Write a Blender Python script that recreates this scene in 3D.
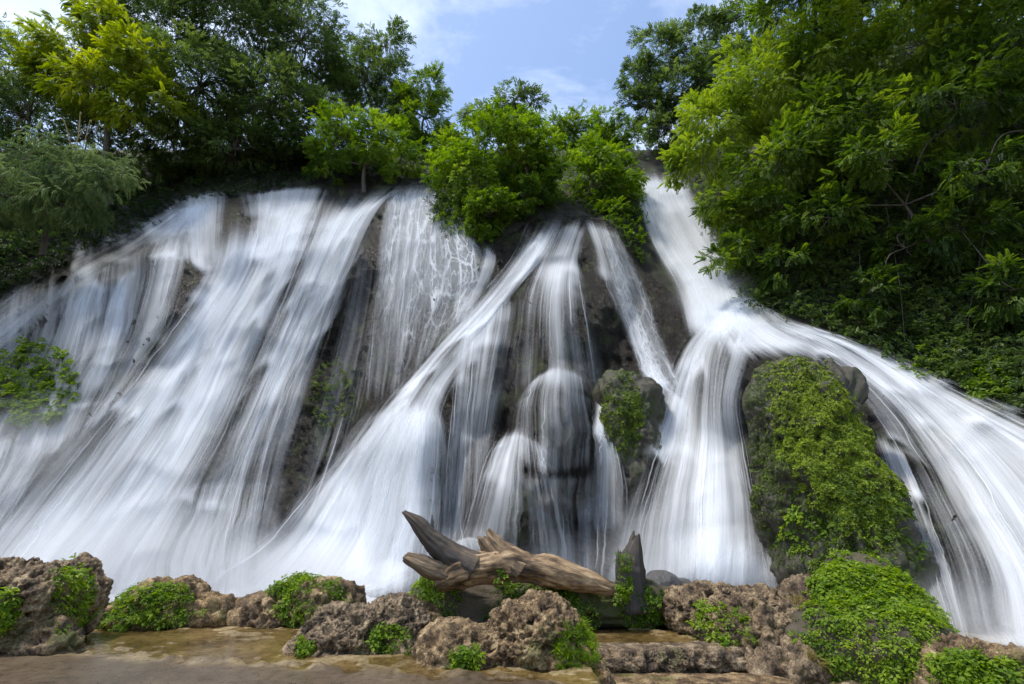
import bpy, math, random
import numpy as np

for o in list(bpy.data.objects):
    bpy.data.objects.remove(o)
S = bpy.context.scene
COL = S.collection
rng = np.random.default_rng(7)

# ------------------------------------------------------------------ camera, sky, sun, exposure
CAM_Z, PITCH, FPX = 1.7, math.radians(20), 512.0
cam_d = bpy.data.cameras.new('camera')
cam_d.sensor_width, cam_d.lens = 36.0, 18.0
cam_d.clip_start, cam_d.clip_end = 0.1, 2000
cam = bpy.data.objects.new('camera', cam_d)
cam.location = (0, 0, CAM_Z)
cam.rotation_euler = (math.pi / 2 + PITCH, 0, 0)
COL.objects.link(cam)
S.camera = cam

SUN_EL, SUN_ROT = math.radians(68), math.radians(250)
world = bpy.data.worlds.new('World')
S.world = world
world.use_nodes = True
wt = world.node_tree
wt.nodes.clear()
w_out = wt.nodes.new('ShaderNodeOutputWorld')
w_bg = wt.nodes.new('ShaderNodeBackground')
w_bg.inputs['Strength'].default_value = 0.15
sky = wt.nodes.new('ShaderNodeTexSky')
sky.sky_type = 'NISHITA'
sky.sun_disc = False
sky.sun_elevation, sky.sun_rotation = SUN_EL, SUN_ROT
sky.air_density, sky.dust_density, sky.ozone_density = 1.0, 1.4, 1.6
w_tc = wt.nodes.new('ShaderNodeTexCoord')
w_map = wt.nodes.new('ShaderNodeMapping')
w_map.inputs['Scale'].default_value = (1.5, 1.5, 3.0)
w_map.inputs['Location'].default_value = (0.35, 0.1, 0.6)
w_n = wt.nodes.new('ShaderNodeTexNoise')
w_n.inputs['Scale'].default_value = 1.9
w_n.inputs['Detail'].default_value = 9
w_n.inputs['Roughness'].default_value = 0.62
w_n.inputs['Distortion'].default_value = 0.3
w_r = wt.nodes.new('ShaderNodeValToRGB')
w_r.color_ramp.elements[0].position = 0.42
w_r.color_ramp.elements[1].position = 0.80
w_r.color_ramp.elements[0].color = (0.02, 0.02, 0.02, 1)
w_r.color_ramp.elements[1].color = (0.9, 0.9, 0.9, 1)
w_mix = wt.nodes.new('ShaderNodeMixRGB')
w_mix.inputs['Color2'].default_value = (4.7, 5.2, 5.9, 1)
L = wt.links.new
L(w_tc.outputs['Generated'], w_map.inputs['Vector'])
L(w_map.outputs['Vector'], w_n.inputs['Vector'])
L(w_n.outputs['Fac'], w_r.inputs['Fac'])
L(w_r.outputs['Color'], w_mix.inputs['Fac'])
L(sky.outputs['Color'], w_mix.inputs['Color1'])
L(w_mix.outputs['Color'], w_bg.inputs['Color'])
L(w_bg.outputs['Background'], w_out.inputs['Surface'])

sun_d = bpy.data.lights.new('sun', 'SUN')
sun_d.energy = 2.2
sun_d.angle = math.radians(9.0)
sun_d.color = (1.0, 0.94, 0.84)
sun = bpy.data.objects.new('sun', sun_d)
_sd = np.array([math.sin(SUN_ROT) * math.cos(SUN_EL), math.cos(SUN_ROT) * math.cos(SUN_EL), math.sin(SUN_EL)])
from mathutils import Vector
sun.rotation_euler = Vector(_sd).to_track_quat('Z', 'Y').to_euler()
sun.location = (0, 0, 60)
COL.objects.link(sun)

S.view_settings.view_transform = 'Standard'
S.view_settings.look = 'None'
S.view_settings.exposure = 0.95
S.view_settings.gamma = 1.0
S.render.engine = 'CYCLES'
cy = S.cycles
cy.max_bounces = 8
cy.diffuse_bounces = 4
cy.glossy_bounces = 2
cy.transmission_bounces = 4
cy.volume_bounces = 1
cy.volume_step_rate = 3.0
cy.volume_max_steps = 64
cy.transparent_max_bounces = 40
cy.caustics_reflective = cy.caustics_refractive = False
cy.use_denoising = True
try:
    cy.denoiser = 'OPENIMAGEDENOISE'
    cy.denoising_input_passes = 'RGB_ALBEDO_NORMAL'
except Exception:
    pass

# ------------------------------------------------------------------ geometry helpers
cP, sP = math.cos(PITCH), math.sin(PITCH)


def ray(px, py):
    px, py = np.asarray(px, float), np.asarray(py, float)
    xc, yv = (px - 512) / FPX, (342 - py) / FPX
    return np.stack([xc, cP - yv * sP, sP + yv * cP], -1)


def at(px, py, Y):
    r = ray(px, py)
    t = np.asarray(Y, float) / r[..., 1]
    p = r * t[..., None]
    p[..., 2] += CAM_Z
    return p


def tdepth(px, py, Y):
    return float(Y / ray(px, py)[1])


def on_ground(px, py, z=0.0):
    r = ray(px, py)
    t = (z - CAM_Z) / r[2]
    return np.array([r[0] * t, r[1] * t, z])


def project(P):
    x, y, z = P[:, 0], P[:, 1], P[:, 2] - CAM_Z
    d = y * cP + z * sP
    u = -y * sP + z * cP
    return 512 + FPX * x / d, 342 - FPX * u / d


def _hash(ix, iy, iz, seed):
    h = (ix.astype(np.uint32) * np.uint32(374761393) + iy.astype(np.uint32) * np.uint32(668265263)
         + iz.astype(np.uint32) * np.uint32(2246822519) + np.uint32(seed * 974711 + 12345))
    h = (h ^ (h >> np.uint32(13))) * np.uint32(1274126177)
    h = (h ^ (h >> np.uint32(16))) * np.uint32(2654435761)
    return ((h ^ (h >> np.uint32(15))) & np.uint32(0xFFFFFF)).astype(np.float64) / 0xFFFFFF


def vnoise(P, seed=0):
    P = np.asarray(P, float)
    I = np.floor(P).astype(np.int64)
    f = P - I
    f = f * f * f * (f * (f * 6 - 15) + 10)
    ix, iy, iz = I[..., 0], I[..., 1], I[..., 2]
    out = 0
    for dx in (0, 1):
        wx = f[..., 0] if dx else 1 - f[..., 0]
        for dy in (0, 1):
            wy = f[..., 1] if dy else 1 - f[..., 1]
            for dz in (0, 1):
                wz = f[..., 2] if dz else 1 - f[..., 2]
                out = out + wx * wy * wz * _hash(ix + dx, iy + dy, iz + dz, seed)
    return out * 2 - 1


def fbm(P, octv=4, seed=0, gain=0.5, ridged=False):
    P = np.asarray(P, float)
    a, s, tot = 1.0, 0.0, 0.0
    for k in range(octv):
        n = vnoise(P, seed + k * 17)
        s = s + a * ((1 - 2 * np.abs(n)) if ridged else n)
        tot += a
        a *= gain
        P = P * 2.03 + 11.3
    return s / tot


def worley(P, seed=0):
    I = np.floor(P).astype(np.int64)
    best = np.full(P.shape[:-1], 9.0)
    for dx in (-1, 0, 1):
        for dy in (-1, 0, 1):
            for dz in (-1, 0, 1):
                c = I + np.array([dx, dy, dz])
                q = np.stack([_hash(c[..., 0], c[..., 1], c[..., 2], seed + k) for k in (1, 2, 3)], -1)
                best = np.minimum(best, ((c + q - P) ** 2).sum(-1))
    return np.sqrt(best)


def norm(v):
    return v / np.maximum(np.linalg.norm(v, axis=-1, keepdims=True), 1e-9)


def smooth(a, b, x):
    t = np.clip((x - a) / (b - a), 0, 1)
    return t * t * (3 - 2 * t)


def mk(name, V, F, mat, parent=None, origin=None, attrs=None, flat=False):
    """one mesh object; V in world coordinates, stored relative to origin / to the parent's place"""
    V = np.asarray(V, float)
    F = np.asarray(F, np.int64)
    if parent is not None:
        origin = np.array(parent.location)
    elif origin is None:
        origin = np.zeros(3)
    me = bpy.data.meshes.new(name)
    me.vertices.add(len(V))
    me.vertices.foreach_set('co', (V - origin).astype(np.float32).ravel())
    n, k = F.shape
    me.loops.add(n * k)
    me.loops.foreach_set('vertex_index', F.astype(np.int32).ravel())
    me.polygons.add(n)
    me.polygons.foreach_set('loop_start', np.arange(0, n * k, k, dtype=np.int32))
    me.polygons.foreach_set('loop_total', np.full(n, k, np.int32))
    me.polygons.foreach_set('use_smooth', np.full(n, not flat, bool))
    for an, (ty, arr) in (attrs or {}).items():
        a = me.attributes.new(an, ty, 'POINT')
        a.data.foreach_set('value' if ty == 'FLOAT' else 'vector', np.asarray(arr, np.float32).ravel())
    me.update(calc_edges=True)
    me.validate()
    me.materials.append(mat)
    o = bpy.data.objects.new(name, me)
    COL.objects.link(o)
    if parent is not None:
        o.parent = parent
    else:
        o.location = origin
    return o


def empty(name, loc):
    o = bpy.data.objects.new(name, None)
    o.location = [float(c) for c in loc]
    o.empty_display_size = 0.3
    COL.objects.link(o)
    return o


def tag(o, label=None, cat=None, group=None, kind=None):
    if label: o['label'] = label
    if cat: o['category'] = cat
    if group: o['group'] = group
    if kind: o['kind'] = kind
    return o


def grid_faces(nr, nc, off=0):
    i, j = np.meshgrid(np.arange(nr - 1), np.arange(nc - 1), indexing='ij')
    a = (i * nc + j).ravel() + off
    return np.stack([a, a + nc, a + nc + 1, a + 1], 1)


def crom(pts, m):
    """Catmull-Rom resample of a polyline to m points, even in length"""
    P = np.asarray(pts, float)
    if len(P) == 2:
        t = np.linspace(0, 1, m)[:, None]
        return P[0] * (1 - t) + P[1] * t
    Q = np.vstack([2 * P[0] - P[1], P, 2 * P[-1] - P[-2]])
    out = []
    for i in range(1, len(Q) - 2):
        t = np.linspace(0, 1, 24, endpoint=False)[:, None]
        a, b, c, d = Q[i - 1], Q[i], Q[i + 1], Q[i + 2]
        out.append(0.5 * (2 * b + (c - a) * t + (2 * a - 5 * b + 4 * c - d) * t * t + (3 * b - a - 3 * c + d) * t ** 3))
    R = np.vstack(out + [P[-1:]])
    s = np.concatenate([[0], np.cumsum(np.linalg.norm(np.diff(R[:, :2], axis=0), axis=1) + 1e-6)])
    q = np.linspace(0, s[-1], m)
    return np.stack([np.interp(q, s, R[:, k]) for k in range(R.shape[1])], 1)


def tube(path, radii, nseg=10, m=None, rough=0.0, seed=0, cap=True):
    """a tapered limb; returns V, F (quads)"""
    P = np.asarray(path, float)
    m = m or max(6, len(P) * 4)
    Q = crom(np.column_stack([P, np.asarray(radii, float)]), m)
    C, R = Q[:, :3], Q[:, 3]
    T = norm(np.gradient(C, axis=0))
    ref = np.array([0.3, -0.2, 1.0])
    if abs(norm(C[-1] - C[0])[2]) > 0.8: ref = np.array([1.0, 0.3, 0.0])
    A = norm(np.cross(T, ref))
    B = np.cross(T, A)
    th = np.linspace(0, 2 * np.pi, nseg, endpoint=False)
    V = C[:, None] + R[:, None, None] * (np.cos(th)[None, :, None] * A[:, None] + np.sin(th)[None, :, None] * B[:, None])
    if rough:
        N = norm(V - C[:, None])
        V = V + N * (R[:, None] * rough * fbm(V / max(R.mean(), 1e-3) * 0.9, 4, seed))[..., None]
    V = V.reshape(-1, 3)
    F = []
    for i in range(m - 1):
        a = i * nseg + np.arange(nseg)
        b = i * nseg + (np.arange(nseg) + 1) % nseg
        F.append(np.stack([a, b, b + nseg, a + nseg], 1))
    F = np.vstack(F)
    if cap:
        n0 = len(V)
        V = np.vstack([V, C[:1], C[-1:]])
        a = np.arange(nseg); b = (a + 1) % nseg
        h = (m - 1) * nseg
        F = np.vstack([F, np.stack([b, a, np.full(nseg, n0), np.full(nseg, n0)], 1)[:, [0, 1, 2, 2]],
                       np.stack([a + h, b + h, np.full(nseg, n0 + 1), np.full(nseg, n0 + 1)], 1)])
        # degenerate quads -> spread the cap centre is fine after validate(); use tiny offset instead
    return V, F


def merge(parts):
    Vs, Fs, n = [], [], 0
    for V, F in parts:
        Vs.append(V); Fs.append(F + n); n += len(V)
    return np.vstack(Vs), np.vstack(Fs)


# ------------------------------------------------------------------ materials
def nodes(name):
    m = bpy.data.materials.new(name)
    m.use_nodes = True
    t = m.node_tree
    t.nodes.clear()
    out = t.nodes.new('ShaderNodeOutputMaterial')
    return m, t, out


def N(t, kind, **kw):
    n = t.nodes.new(kind)
    for k, v in kw.items():
        if k in n.inputs: n.inputs[k].default_value = v
        else: setattr(n, k, v)
    return n


def ramp(t, stops):
    r = t.nodes.new('ShaderNodeValToRGB')
    e = r.color_ramp.elements
    while len(e) > 1: e.remove(e[-1])
    e[0].position, e[0].color = stops[0][0], (*stops[0][1], 1)
    for p, c in stops[1:]:
        x = e.new(p); x.color = (*c, 1)
    return r


def math_n(t, op, a, b=None, clamp=False):
    n = t.nodes.new('ShaderNodeMath'); n.operation = op; n.use_clamp = clamp
    for i, v in enumerate((a, b)):
        if v is None: continue
        if isinstance(v, (int, float)): n.inputs[i].default_value = v
        else: t.links.new(v, n.inputs[i])
    return n.outputs[0]


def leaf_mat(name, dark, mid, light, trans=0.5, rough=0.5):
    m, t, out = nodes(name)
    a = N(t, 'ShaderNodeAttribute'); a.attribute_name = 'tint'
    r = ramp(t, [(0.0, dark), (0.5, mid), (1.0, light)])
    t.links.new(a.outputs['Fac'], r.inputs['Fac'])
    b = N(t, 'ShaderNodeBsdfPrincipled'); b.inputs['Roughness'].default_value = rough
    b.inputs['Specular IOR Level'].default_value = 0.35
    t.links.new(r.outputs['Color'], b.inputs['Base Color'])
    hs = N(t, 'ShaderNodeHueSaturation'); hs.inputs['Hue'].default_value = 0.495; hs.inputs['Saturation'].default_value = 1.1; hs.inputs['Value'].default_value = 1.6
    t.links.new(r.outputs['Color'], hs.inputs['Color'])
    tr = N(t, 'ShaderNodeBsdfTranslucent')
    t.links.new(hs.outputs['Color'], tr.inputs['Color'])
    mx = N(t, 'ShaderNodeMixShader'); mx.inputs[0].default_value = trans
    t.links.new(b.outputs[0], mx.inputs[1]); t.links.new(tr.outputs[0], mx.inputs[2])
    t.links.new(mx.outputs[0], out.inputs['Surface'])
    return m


def rock_mat(name, stops, scale=2.0, rough=0.7, fine=0.4, moss=None, moss_lo=0.5, bump=0.6, bscale=14, spec=0.4, stretch=(1, 1, 1)):
    m, t, out = nodes(name)
    tc = N(t, 'ShaderNodeTexCoord')
    mp = N(t, 'ShaderNodeMapping'); mp.inputs['Scale'].default_value = stretch
    t.links.new(tc.outputs['Object'], mp.inputs['Vector'])
    n1 = N(t, 'ShaderNodeTexNoise', Scale=scale, Detail=9.0, Roughness=0.65)
    n2 = N(t, 'ShaderNodeTexNoise', Scale=scale * 9, Detail=6.0, Roughness=0.7)
    for n in (n1, n2): t.links.new(mp.outputs[0], n.inputs['Vector'])
    f = math_n(t, 'ADD', math_n(t, 'MULTIPLY', n1.outputs['Fac'], 1 - fine), math_n(t, 'MULTIPLY', n2.outputs['Fac'], fine))
    r = ramp(t, stops)
    t.links.new(f, r.inputs['Fac'])
    b = N(t, 'ShaderNodeBsdfPrincipled')
    b.inputs['Roughness'].default_value = rough
    b.inputs['Specular IOR Level'].default_value = spec
    col = r.outputs['Color']
    if moss:
        mn = N(t, 'ShaderNodeTexNoise', Scale=0.9, Detail=7.0, Roughness=0.65)
        t.links.new(tc.outputs['Object'], mn.inputs['Vector'])
        mk_ = N(t, 'ShaderNodeMapRange'); mk_.inputs['From Min'].default_value = moss_lo; mk_.inputs['From Max'].default_value = moss_lo + 0.1
        t.links.new(mn.outputs['Fac'], mk_.inputs['Value'])
        mr = ramp(t, [(0.3, moss[0]), (0.7, moss[1])])
        t.links.new(n2.outputs['Fac'], mr.inputs['Fac'])
        mx = N(t, 'ShaderNodeMixRGB')
        t.links.new(mk_.outputs[0], mx.inputs['Fac']); t.links.new(col, mx.inputs['Color1']); t.links.new(mr.outputs['Color'], mx.inputs['Color2'])
        col = mx.outputs['Color']
    oi = N(t, 'ShaderNodeObjectInfo')
    hv = N(t, 'ShaderNodeHueSaturation')
    for nm, lo, hi in (('Value', .85, 1.15), ('Saturation', .78, 1.05)):
        q = N(t, 'ShaderNodeMapRange'); q.inputs['To Min'].default_value = lo; q.inputs['To Max'].default_value = hi
        t.links.new(oi.outputs['Random'], q.inputs['Value']); t.links.new(q.outputs[0], hv.inputs[nm])
    t.links.new(col, hv.inputs['Color'])
    t.links.new(hv.outputs['Color'], b.inputs['Base Color'])
    nb = N(t, 'ShaderNodeTexNoise', Scale=bscale, Detail=8.0, Roughness=0.7)
    t.links.new(mp.outputs[0], nb.inputs['Vector'])
    bp = N(t, 'ShaderNodeBump'); bp.inputs['Strength'].default_value = bump; bp.inputs['Distance'].default_value = 0.05 if bscale > 6 else 0.3
    t.links.new(nb.outputs['Fac'], bp.inputs['Height'])
    t.links.new(bp.outputs[0], b.inputs['Normal'])
    t.links.new(b.outputs[0], out.inputs['Surface'])
    return m


def water_mat(name, K=3.0, white=(0.86, 0.89, 0.93)):
    """long, silky threads of falling water: white where dense, clear between the threads"""
    m, t, out = nodes(name)
    fl = N(t, 'ShaderNodeAttribute'); fl.attribute_name = 'flow'
    cv = N(t, 'ShaderNodeAttribute'); cv.attribute_name = 'cov'
    ns = []
    for su, sv, det in ((0.8, 0.07, 2.0), (4.0, 0.09, 3.0), (15.0, 0.16, 2.0)):
        mp = N(t, 'ShaderNodeMapping'); mp.inputs['Scale'].default_value = (su, sv, 1.0)
        t.links.new(fl.outputs['Vector'], mp.inputs['Vector'])
        n = N(t, 'ShaderNodeTexNoise', Scale=1.0, Detail=det, Roughness=0.55)
        n.inputs['Distortion'].default_value = 0.15
        t.links.new(mp.outputs[0], n.inputs['Vector'])
        ns.append(n.outputs['Fac'])
    s = math_n(t, 'ADD', math_n(t, 'ADD', math_n(t, 'MULTIPLY', ns[0], 0.50), math_n(t, 'MULTIPLY', ns[1], 0.34)), math_n(t, 'MULTIPLY', ns[2], 0.16))
    d = math_n(t, 'MULTIPLY', math_n(t, 'SUBTRACT', s, 0.5), K)
    c = cv.outputs['Fac']
    env = math_n(t, 'POWER', math_n(t, 'MULTIPLY', math_n(t, 'MULTIPLY', c, math_n(t, 'SUBTRACT', 1.06, c)), 4.0, True), 0.5)
    al = math_n(t, 'ADD', c, math_n(t, 'MULTIPLY', d, env), True)
    # where 'net' is set the water runs in a braided net over the rock
    nt = N(t, 'ShaderNodeAttribute'); nt.attribute_name = 'net'
    mp = N(t, 'ShaderNodeMapping'); mp.inputs['Scale'].default_value = (2.9, 0.80, 1.0)
    t.links.new(fl.outputs['Vector'], mp.inputs['Vector'])
    wn = N(t, 'ShaderNodeTexNoise', Scale=0.9, Detail=5.0, Roughness=0.6)
    t.links.new(mp.outputs[0], wn.inputs['Vector'])
    wv = N(t, 'ShaderNodeMixRGB'); wv.blend_type = 'ADD'; wv.inputs['Fac'].default_value = 0.95
    t.links.new(mp.outputs[0], wv.inputs['Color1']); t.links.new(wn.outputs['Color'], wv.inputs['Color2'])
    lines = []
    for sc_, wd in ((0.75, 0.075), (1.9, 0.075)):
        vo = N(t, 'ShaderNodeTexVoronoi'); vo.feature = 'DISTANCE_TO_EDGE'; vo.inputs['Scale'].default_value = sc_
        t.links.new(wv.outputs[0], vo.inputs['Vector'])
        mr = N(t, 'ShaderNodeMapRange'); mr.interpolation_type = 'SMOOTHSTEP'
        mr.inputs['From Max'].default_value = wd; mr.inputs['To Min'].default_value = 1.0; mr.inputs['To Max'].default_value = 0.0
        t.links.new(vo.outputs['Distance'], mr.inputs['Value'])
        lines.append(mr.outputs[0])
    ln_ = math_n(t, 'MAXIMUM', lines[0], math_n(t, 'MULTIPLY', lines[1], .7))
    sup = N(t, 'ShaderNodeMapRange'); sup.inputs['From Min'].default_value = .36; sup.inputs['From Max'].default_value = .62; sup.inputs['To Min'].default_value = .08
    t.links.new(ns[0], sup.inputs['Value'])
    brk = N(t, 'ShaderNodeMapRange'); brk.inputs['From Min'].default_value = .40; brk.inputs['From Max'].default_value = .58; brk.inputs['To Min'].default_value = .15
    t.links.new(ns[1], brk.inputs['Value'])
    an = math_n(t, 'MULTIPLY', math_n(t, 'MULTIPLY', math_n(t, 'MULTIPLY', ln_, sup.outputs[0]), brk.outputs[0]), c)
    an = math_n(t, 'ADD', an, math_n(t, 'MULTIPLY', math_n(t, 'MULTIPLY', al, al), .32), True)
    am = N(t, 'ShaderNodeMix'); am.data_type = 'FLOAT'
    t.links.new(nt.outputs['Fac'], am.inputs[0]); t.links.new(al, am.inputs[2]); t.links.new(an, am.inputs[3])
    al = am.outputs[0]
    bp = N(t, 'ShaderNodeBump'); bp.inputs['Strength'].default_value = 0.10; bp.inputs['Distance'].default_value = 0.2
    t.links.new(s, bp.inputs['Height'])
    df = N(t, 'ShaderNodeBsdfDiffuse'); df.inputs['Color'].default_value = (*white, 1)
    tl = N(t, 'ShaderNodeBsdfTranslucent'); tl.inputs['Color'].default_value = (*white, 1)
    t.links.new(bp.outputs[0], df.inputs['Normal'])
    mx = N(t, 'ShaderNodeMixShader'); mx.inputs[0].default_value = 0.42
    t.links.new(df.outputs[0], mx.inputs[1]); t.links.new(tl.outputs[0], mx.inputs[2])
    tp = N(t, 'ShaderNodeBsdfTransparent')
    m2 = N(t, 'ShaderNodeMixShader')
    t.links.new(al, m2.inputs[0]); t.links.new(tp.outputs[0], m2.inputs[1]); t.links.new(mx.outputs[0], m2.inputs[2])
    t.links.new(m2.outputs[0], out.inputs['Surface'])
    return m


M = {}
M['cliff'] = rock_mat('wet_cliff_rock', [(0.36, (0.006, 0.005, 0.004)), (0.5, (0.012, 0.010, 0.007)), (0.62, (0.075, 0.058, 0.042))], 2.6, 0.42, fine=.52,
                      moss=((0.02, 0.03, 0.006), (0.06, 0.08, 0.015)), moss_lo=0.53, bump=1.0, bscale=6, spec=0.25, stretch=(1, 1, 0.55))
M['bank'] = rock_mat('dark_earth', [(0.3, (0.006, 0.006, 0.004)), (0.7, (0.028, 0.024, 0.016))], 1.0, 0.8,
                     moss=((0.012, 0.02, 0.005), (0.03, 0.045, 0.01)), moss_lo=0.48)
M['tufa'] = rock_mat('tan_tufa', [(0.38, (0.016, 0.010, 0.005)), (0.455, (0.075, 0.045, 0.02)), (0.53, (0.24, 0.155, 0.07)), (0.62, (0.50, 0.37, 0.20))], 4.2, 0.65,
                     moss=((0.05, 0.055, 0.010), (0.14, 0.14, 0.025)), moss_lo=0.57, bump=1.0, bscale=26)
M['wet'] = rock_mat('wet_grey_stone', [(0.3, (0.03, 0.03, 0.03)), (0.7, (0.13, 0.125, 0.12))], 2.0, 0.35, bump=0.7)
M['moss_rock'] = rock_mat('mossy_stone', [(0.3, (0.018, 0.017, 0.012)), (0.7, (0.09, 0.08, 0.055))], 2.0, 0.6,
                          moss=((0.025, 0.036, 0.006), (0.045, 0.06, 0.010)), moss_lo=0.48, bump=0.9)
M['mud'] = rock_mat('dark_root_earth', [(0.3, (0.02, 0.016, 0.01)), (0.7, (0.11, 0.085, 0.05))], 3.0, 0.8,
                    moss=((0.03, 0.045, 0.008), (0.07, 0.085, 0.015)), moss_lo=0.5)
M['bark'] = rock_mat('grey_bark', [(0.3, (0.03, 0.026, 0.02)), (0.7, (0.14, 0.12, 0.095))], 4.0, 0.85, bump=0.8, bscale=20)
M['water'] = water_mat('falling_water')
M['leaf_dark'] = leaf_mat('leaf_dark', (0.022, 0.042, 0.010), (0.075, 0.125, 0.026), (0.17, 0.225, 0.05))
M['leaf_shade'] = leaf_mat('leaf_painted_shade', (0.006, 0.014, 0.005), (0.016, 0.034, 0.009), (0.05, 0.08, 0.018))  # leaf green darkened in colour to stand in for deep shade
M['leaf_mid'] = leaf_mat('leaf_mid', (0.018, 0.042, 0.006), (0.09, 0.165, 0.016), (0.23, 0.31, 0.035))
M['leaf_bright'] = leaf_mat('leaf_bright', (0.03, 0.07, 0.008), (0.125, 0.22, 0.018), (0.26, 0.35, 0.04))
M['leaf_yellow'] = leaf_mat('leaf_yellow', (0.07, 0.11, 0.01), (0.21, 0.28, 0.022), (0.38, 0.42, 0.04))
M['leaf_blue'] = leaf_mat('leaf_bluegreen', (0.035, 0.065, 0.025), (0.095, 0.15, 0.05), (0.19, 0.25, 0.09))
M['fern'] = leaf_mat('fern_green', (0.035, 0.08, 0.006), (0.14, 0.24, 0.014), (0.30, 0.39, 0.03))
M['moss'] = leaf_mat('moss_green', (0.035, 0.06, 0.006), (0.13, 0.20, 0.014), (0.29, 0.38, 0.03), trans=0.25)
M['straw'] = leaf_mat('dry_grass', (0.10, 0.09, 0.03), (0.22, 0.18, 0.06), (0.3, 0.25, 0.08))

# ------------------------------------------------------------------ the relief of the cliff and its banks
CP = np.array([
    (-260, 700, 14), (-260, 560, 17), (-260, 400, 20), (-260, 300, 23), (-260, 200, 28),
    (0, 700, 15), (0, 600, 16), (0, 560, 17), (0, 430, 19.5), (0, 330, 22), (0, 270, 24), (0, 200, 28), (0, 120, 33),
    (130, 600, 16), (130, 500, 18), (130, 400, 20), (130, 300, 22.5), (130, 235, 24.5), (130, 180, 29), (130, 120, 35),
    (250, 600, 16), (250, 500, 18), (250, 400, 20.3), (250, 280, 22.5), (250, 195, 26), (250, 160, 30), (250, 110, 36),
    (350, 600, 16.5), (350, 500, 19.3), (350, 400, 21.5), (350, 300, 22.7), (370, 200, 25.5), (350, 160, 30),
    (430, 600, 15.6), (440, 500, 18), (410, 400, 19), (430, 330, 21.5), (430, 240, 23.5), (430, 190, 26), (430, 150, 31),
    (512, 620, 15), (512, 540, 16), (520, 440, 17.5), (512, 360, 19.5), (500, 280, 21.5), (540, 215, 24), (512, 170, 29), (512, 120, 38),
    (590, 600, 15), (590, 500, 16.5), (590, 400, 18.5), (600, 300, 20.5), (590, 220, 23.5), (590, 170, 29),
    (640, 600, 14.5), (650, 500, 16), (660, 400, 18), (665, 320, 20.5), (640, 250, 24), (640, 175, 28), (650, 130, 34),
    (700, 600, 14), (700, 480, 15.5), (700, 400, 17.2), (740, 320, 19), (720, 270, 22.5), (680, 200, 26),
    (790, 620, 12.8), (790, 500, 14.0), (790, 400, 16.0), (800, 330, 18), (800, 250, 20), (800, 150, 24),
    (870, 620, 11.6), (870, 500, 13.4), (880, 400, 15.6), (900, 320, 17), (900, 200, 19),
    (950, 660, 10.2), (950, 560, 11.5), (950, 450, 13.5), (950, 370, 15.5), (950, 250, 17),
    (1024, 684, 9), (1024, 600, 10), (1024, 500, 11.5), (1024, 400, 13.5), (1024, 300, 15.5), (1024, 150, 18), (1024, 20, 21),
    (1284, 700, 8), (1284, 500, 9.5), (1284, 300, 12.5), (1284, 150, 15)], float)
BULGE = [(85, 320, 48, 60, 1.2), (165, 292, 40, 55, 1.3), (228, 228, 22, 42, .8), (320, 250, 50, 60, .8), (410, 455, 50, 78, 2.2),
         (478, 352, 40, 62, 1.3), (556, 325, 44, 62, 2.0), (562, 426, 50, 66, 1.6), (514, 498, 52, 72, 1.8), (612, 262, 28, 60, 1.1),
         (430, 300, 52, 110, .7), (630, 428, 34, 64, .9), (722, 388, 30, 48, .9), (700, 520, 60, 90, .7), (735, 568, 62, 44, .45), (390, 600, 34, 40, .7),
         (470, 560, 34, 34, .7), (300, 420, 30, 60, .5), (120, 430, 50, 90, .5)]


def _tps_setup():
    P = CP[:, :2] / 200.0
    d2 = ((P[:, None] - P[None]) ** 2).sum(-1)
    K = np.where(d2 > 0, 0.5 * d2 * np.log(d2 + 1e-12), 0) + np.eye(len(P)) * 0.01
    Q = np.column_stack([np.ones(len(P)), P])
    A = np.block([[K, Q], [Q.T, np.zeros((3, 3))]])
    return P, np.linalg.solve(A, np.concatenate([CP[:, 2], np.zeros(3)]))


_TP, _TW = _tps_setup()


def depth(px, py):
    px, py = np.asarray(px, float), np.asarray(py, float)
    sh = np.broadcast(px, py).shape
    x = np.broadcast_to(px, sh).ravel(); y = np.broadcast_to(py, sh).ravel()
    out = np.empty(len(x))
    for i in range(0, len(x), 20000):
        q = np.column_stack([x[i:i + 20000], y[i:i + 20000]]) / 200.0
        d2 = ((q[:, None] - _TP[None]) ** 2).sum(-1)
        out[i:i + 20000] = (0.5 * d2 * np.log(d2 + 1e-12)) @ _TW[:-3] + _TW[-3] + q @ _TW[-2:]
    for bx, by, rx, ry, a in BULGE:
        e = 1 - ((x - bx) / (rx * 1.15)) ** 2 - ((y - by) / (ry * (1.0 + (1.3 if a > 1.9 else .4) * (y > by)))) ** 2
        out -= a * np.where(e > 0, np.clip(e, 0, 1) ** 1.35, 0) * 1.15
    return out.reshape(sh)


def rock_depth(px, py):
    """depth of the wet rock with its draped ridges, the bed the water runs on"""
    Y = depth(px, py)
    B = at(px, py, Y)
    return Y - 0.42 * fbm(B * np.array([0.62, 0.62, 0.24]), 4, 3, ridged=True)


def water_bed(px, py):
    Y = depth(px, py)
    B = at(px, py, Y)
    return Y - 0.22 * fbm(B * np.array([0.62, 0.62, 0.24]), 2, 3, ridged=True)


def surf(px, py, off=0.0):
    return at(px, py, depth(px, py) - off)


def water_line(px):
    """upper edge of the wet cliff"""
    return np.interp(px, [-300, 0, 60, 130, 180, 300, 430, 440, 480, 530, 560, 605, 640, 690, 745, 760, 850, 930, 1024, 1300],
                     [330, 275, 246, 222, 196, 178, 174, 225, 245, 214, 205, 212, 260, 300, 300, 312, 345, 382, 412, 520])


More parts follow.
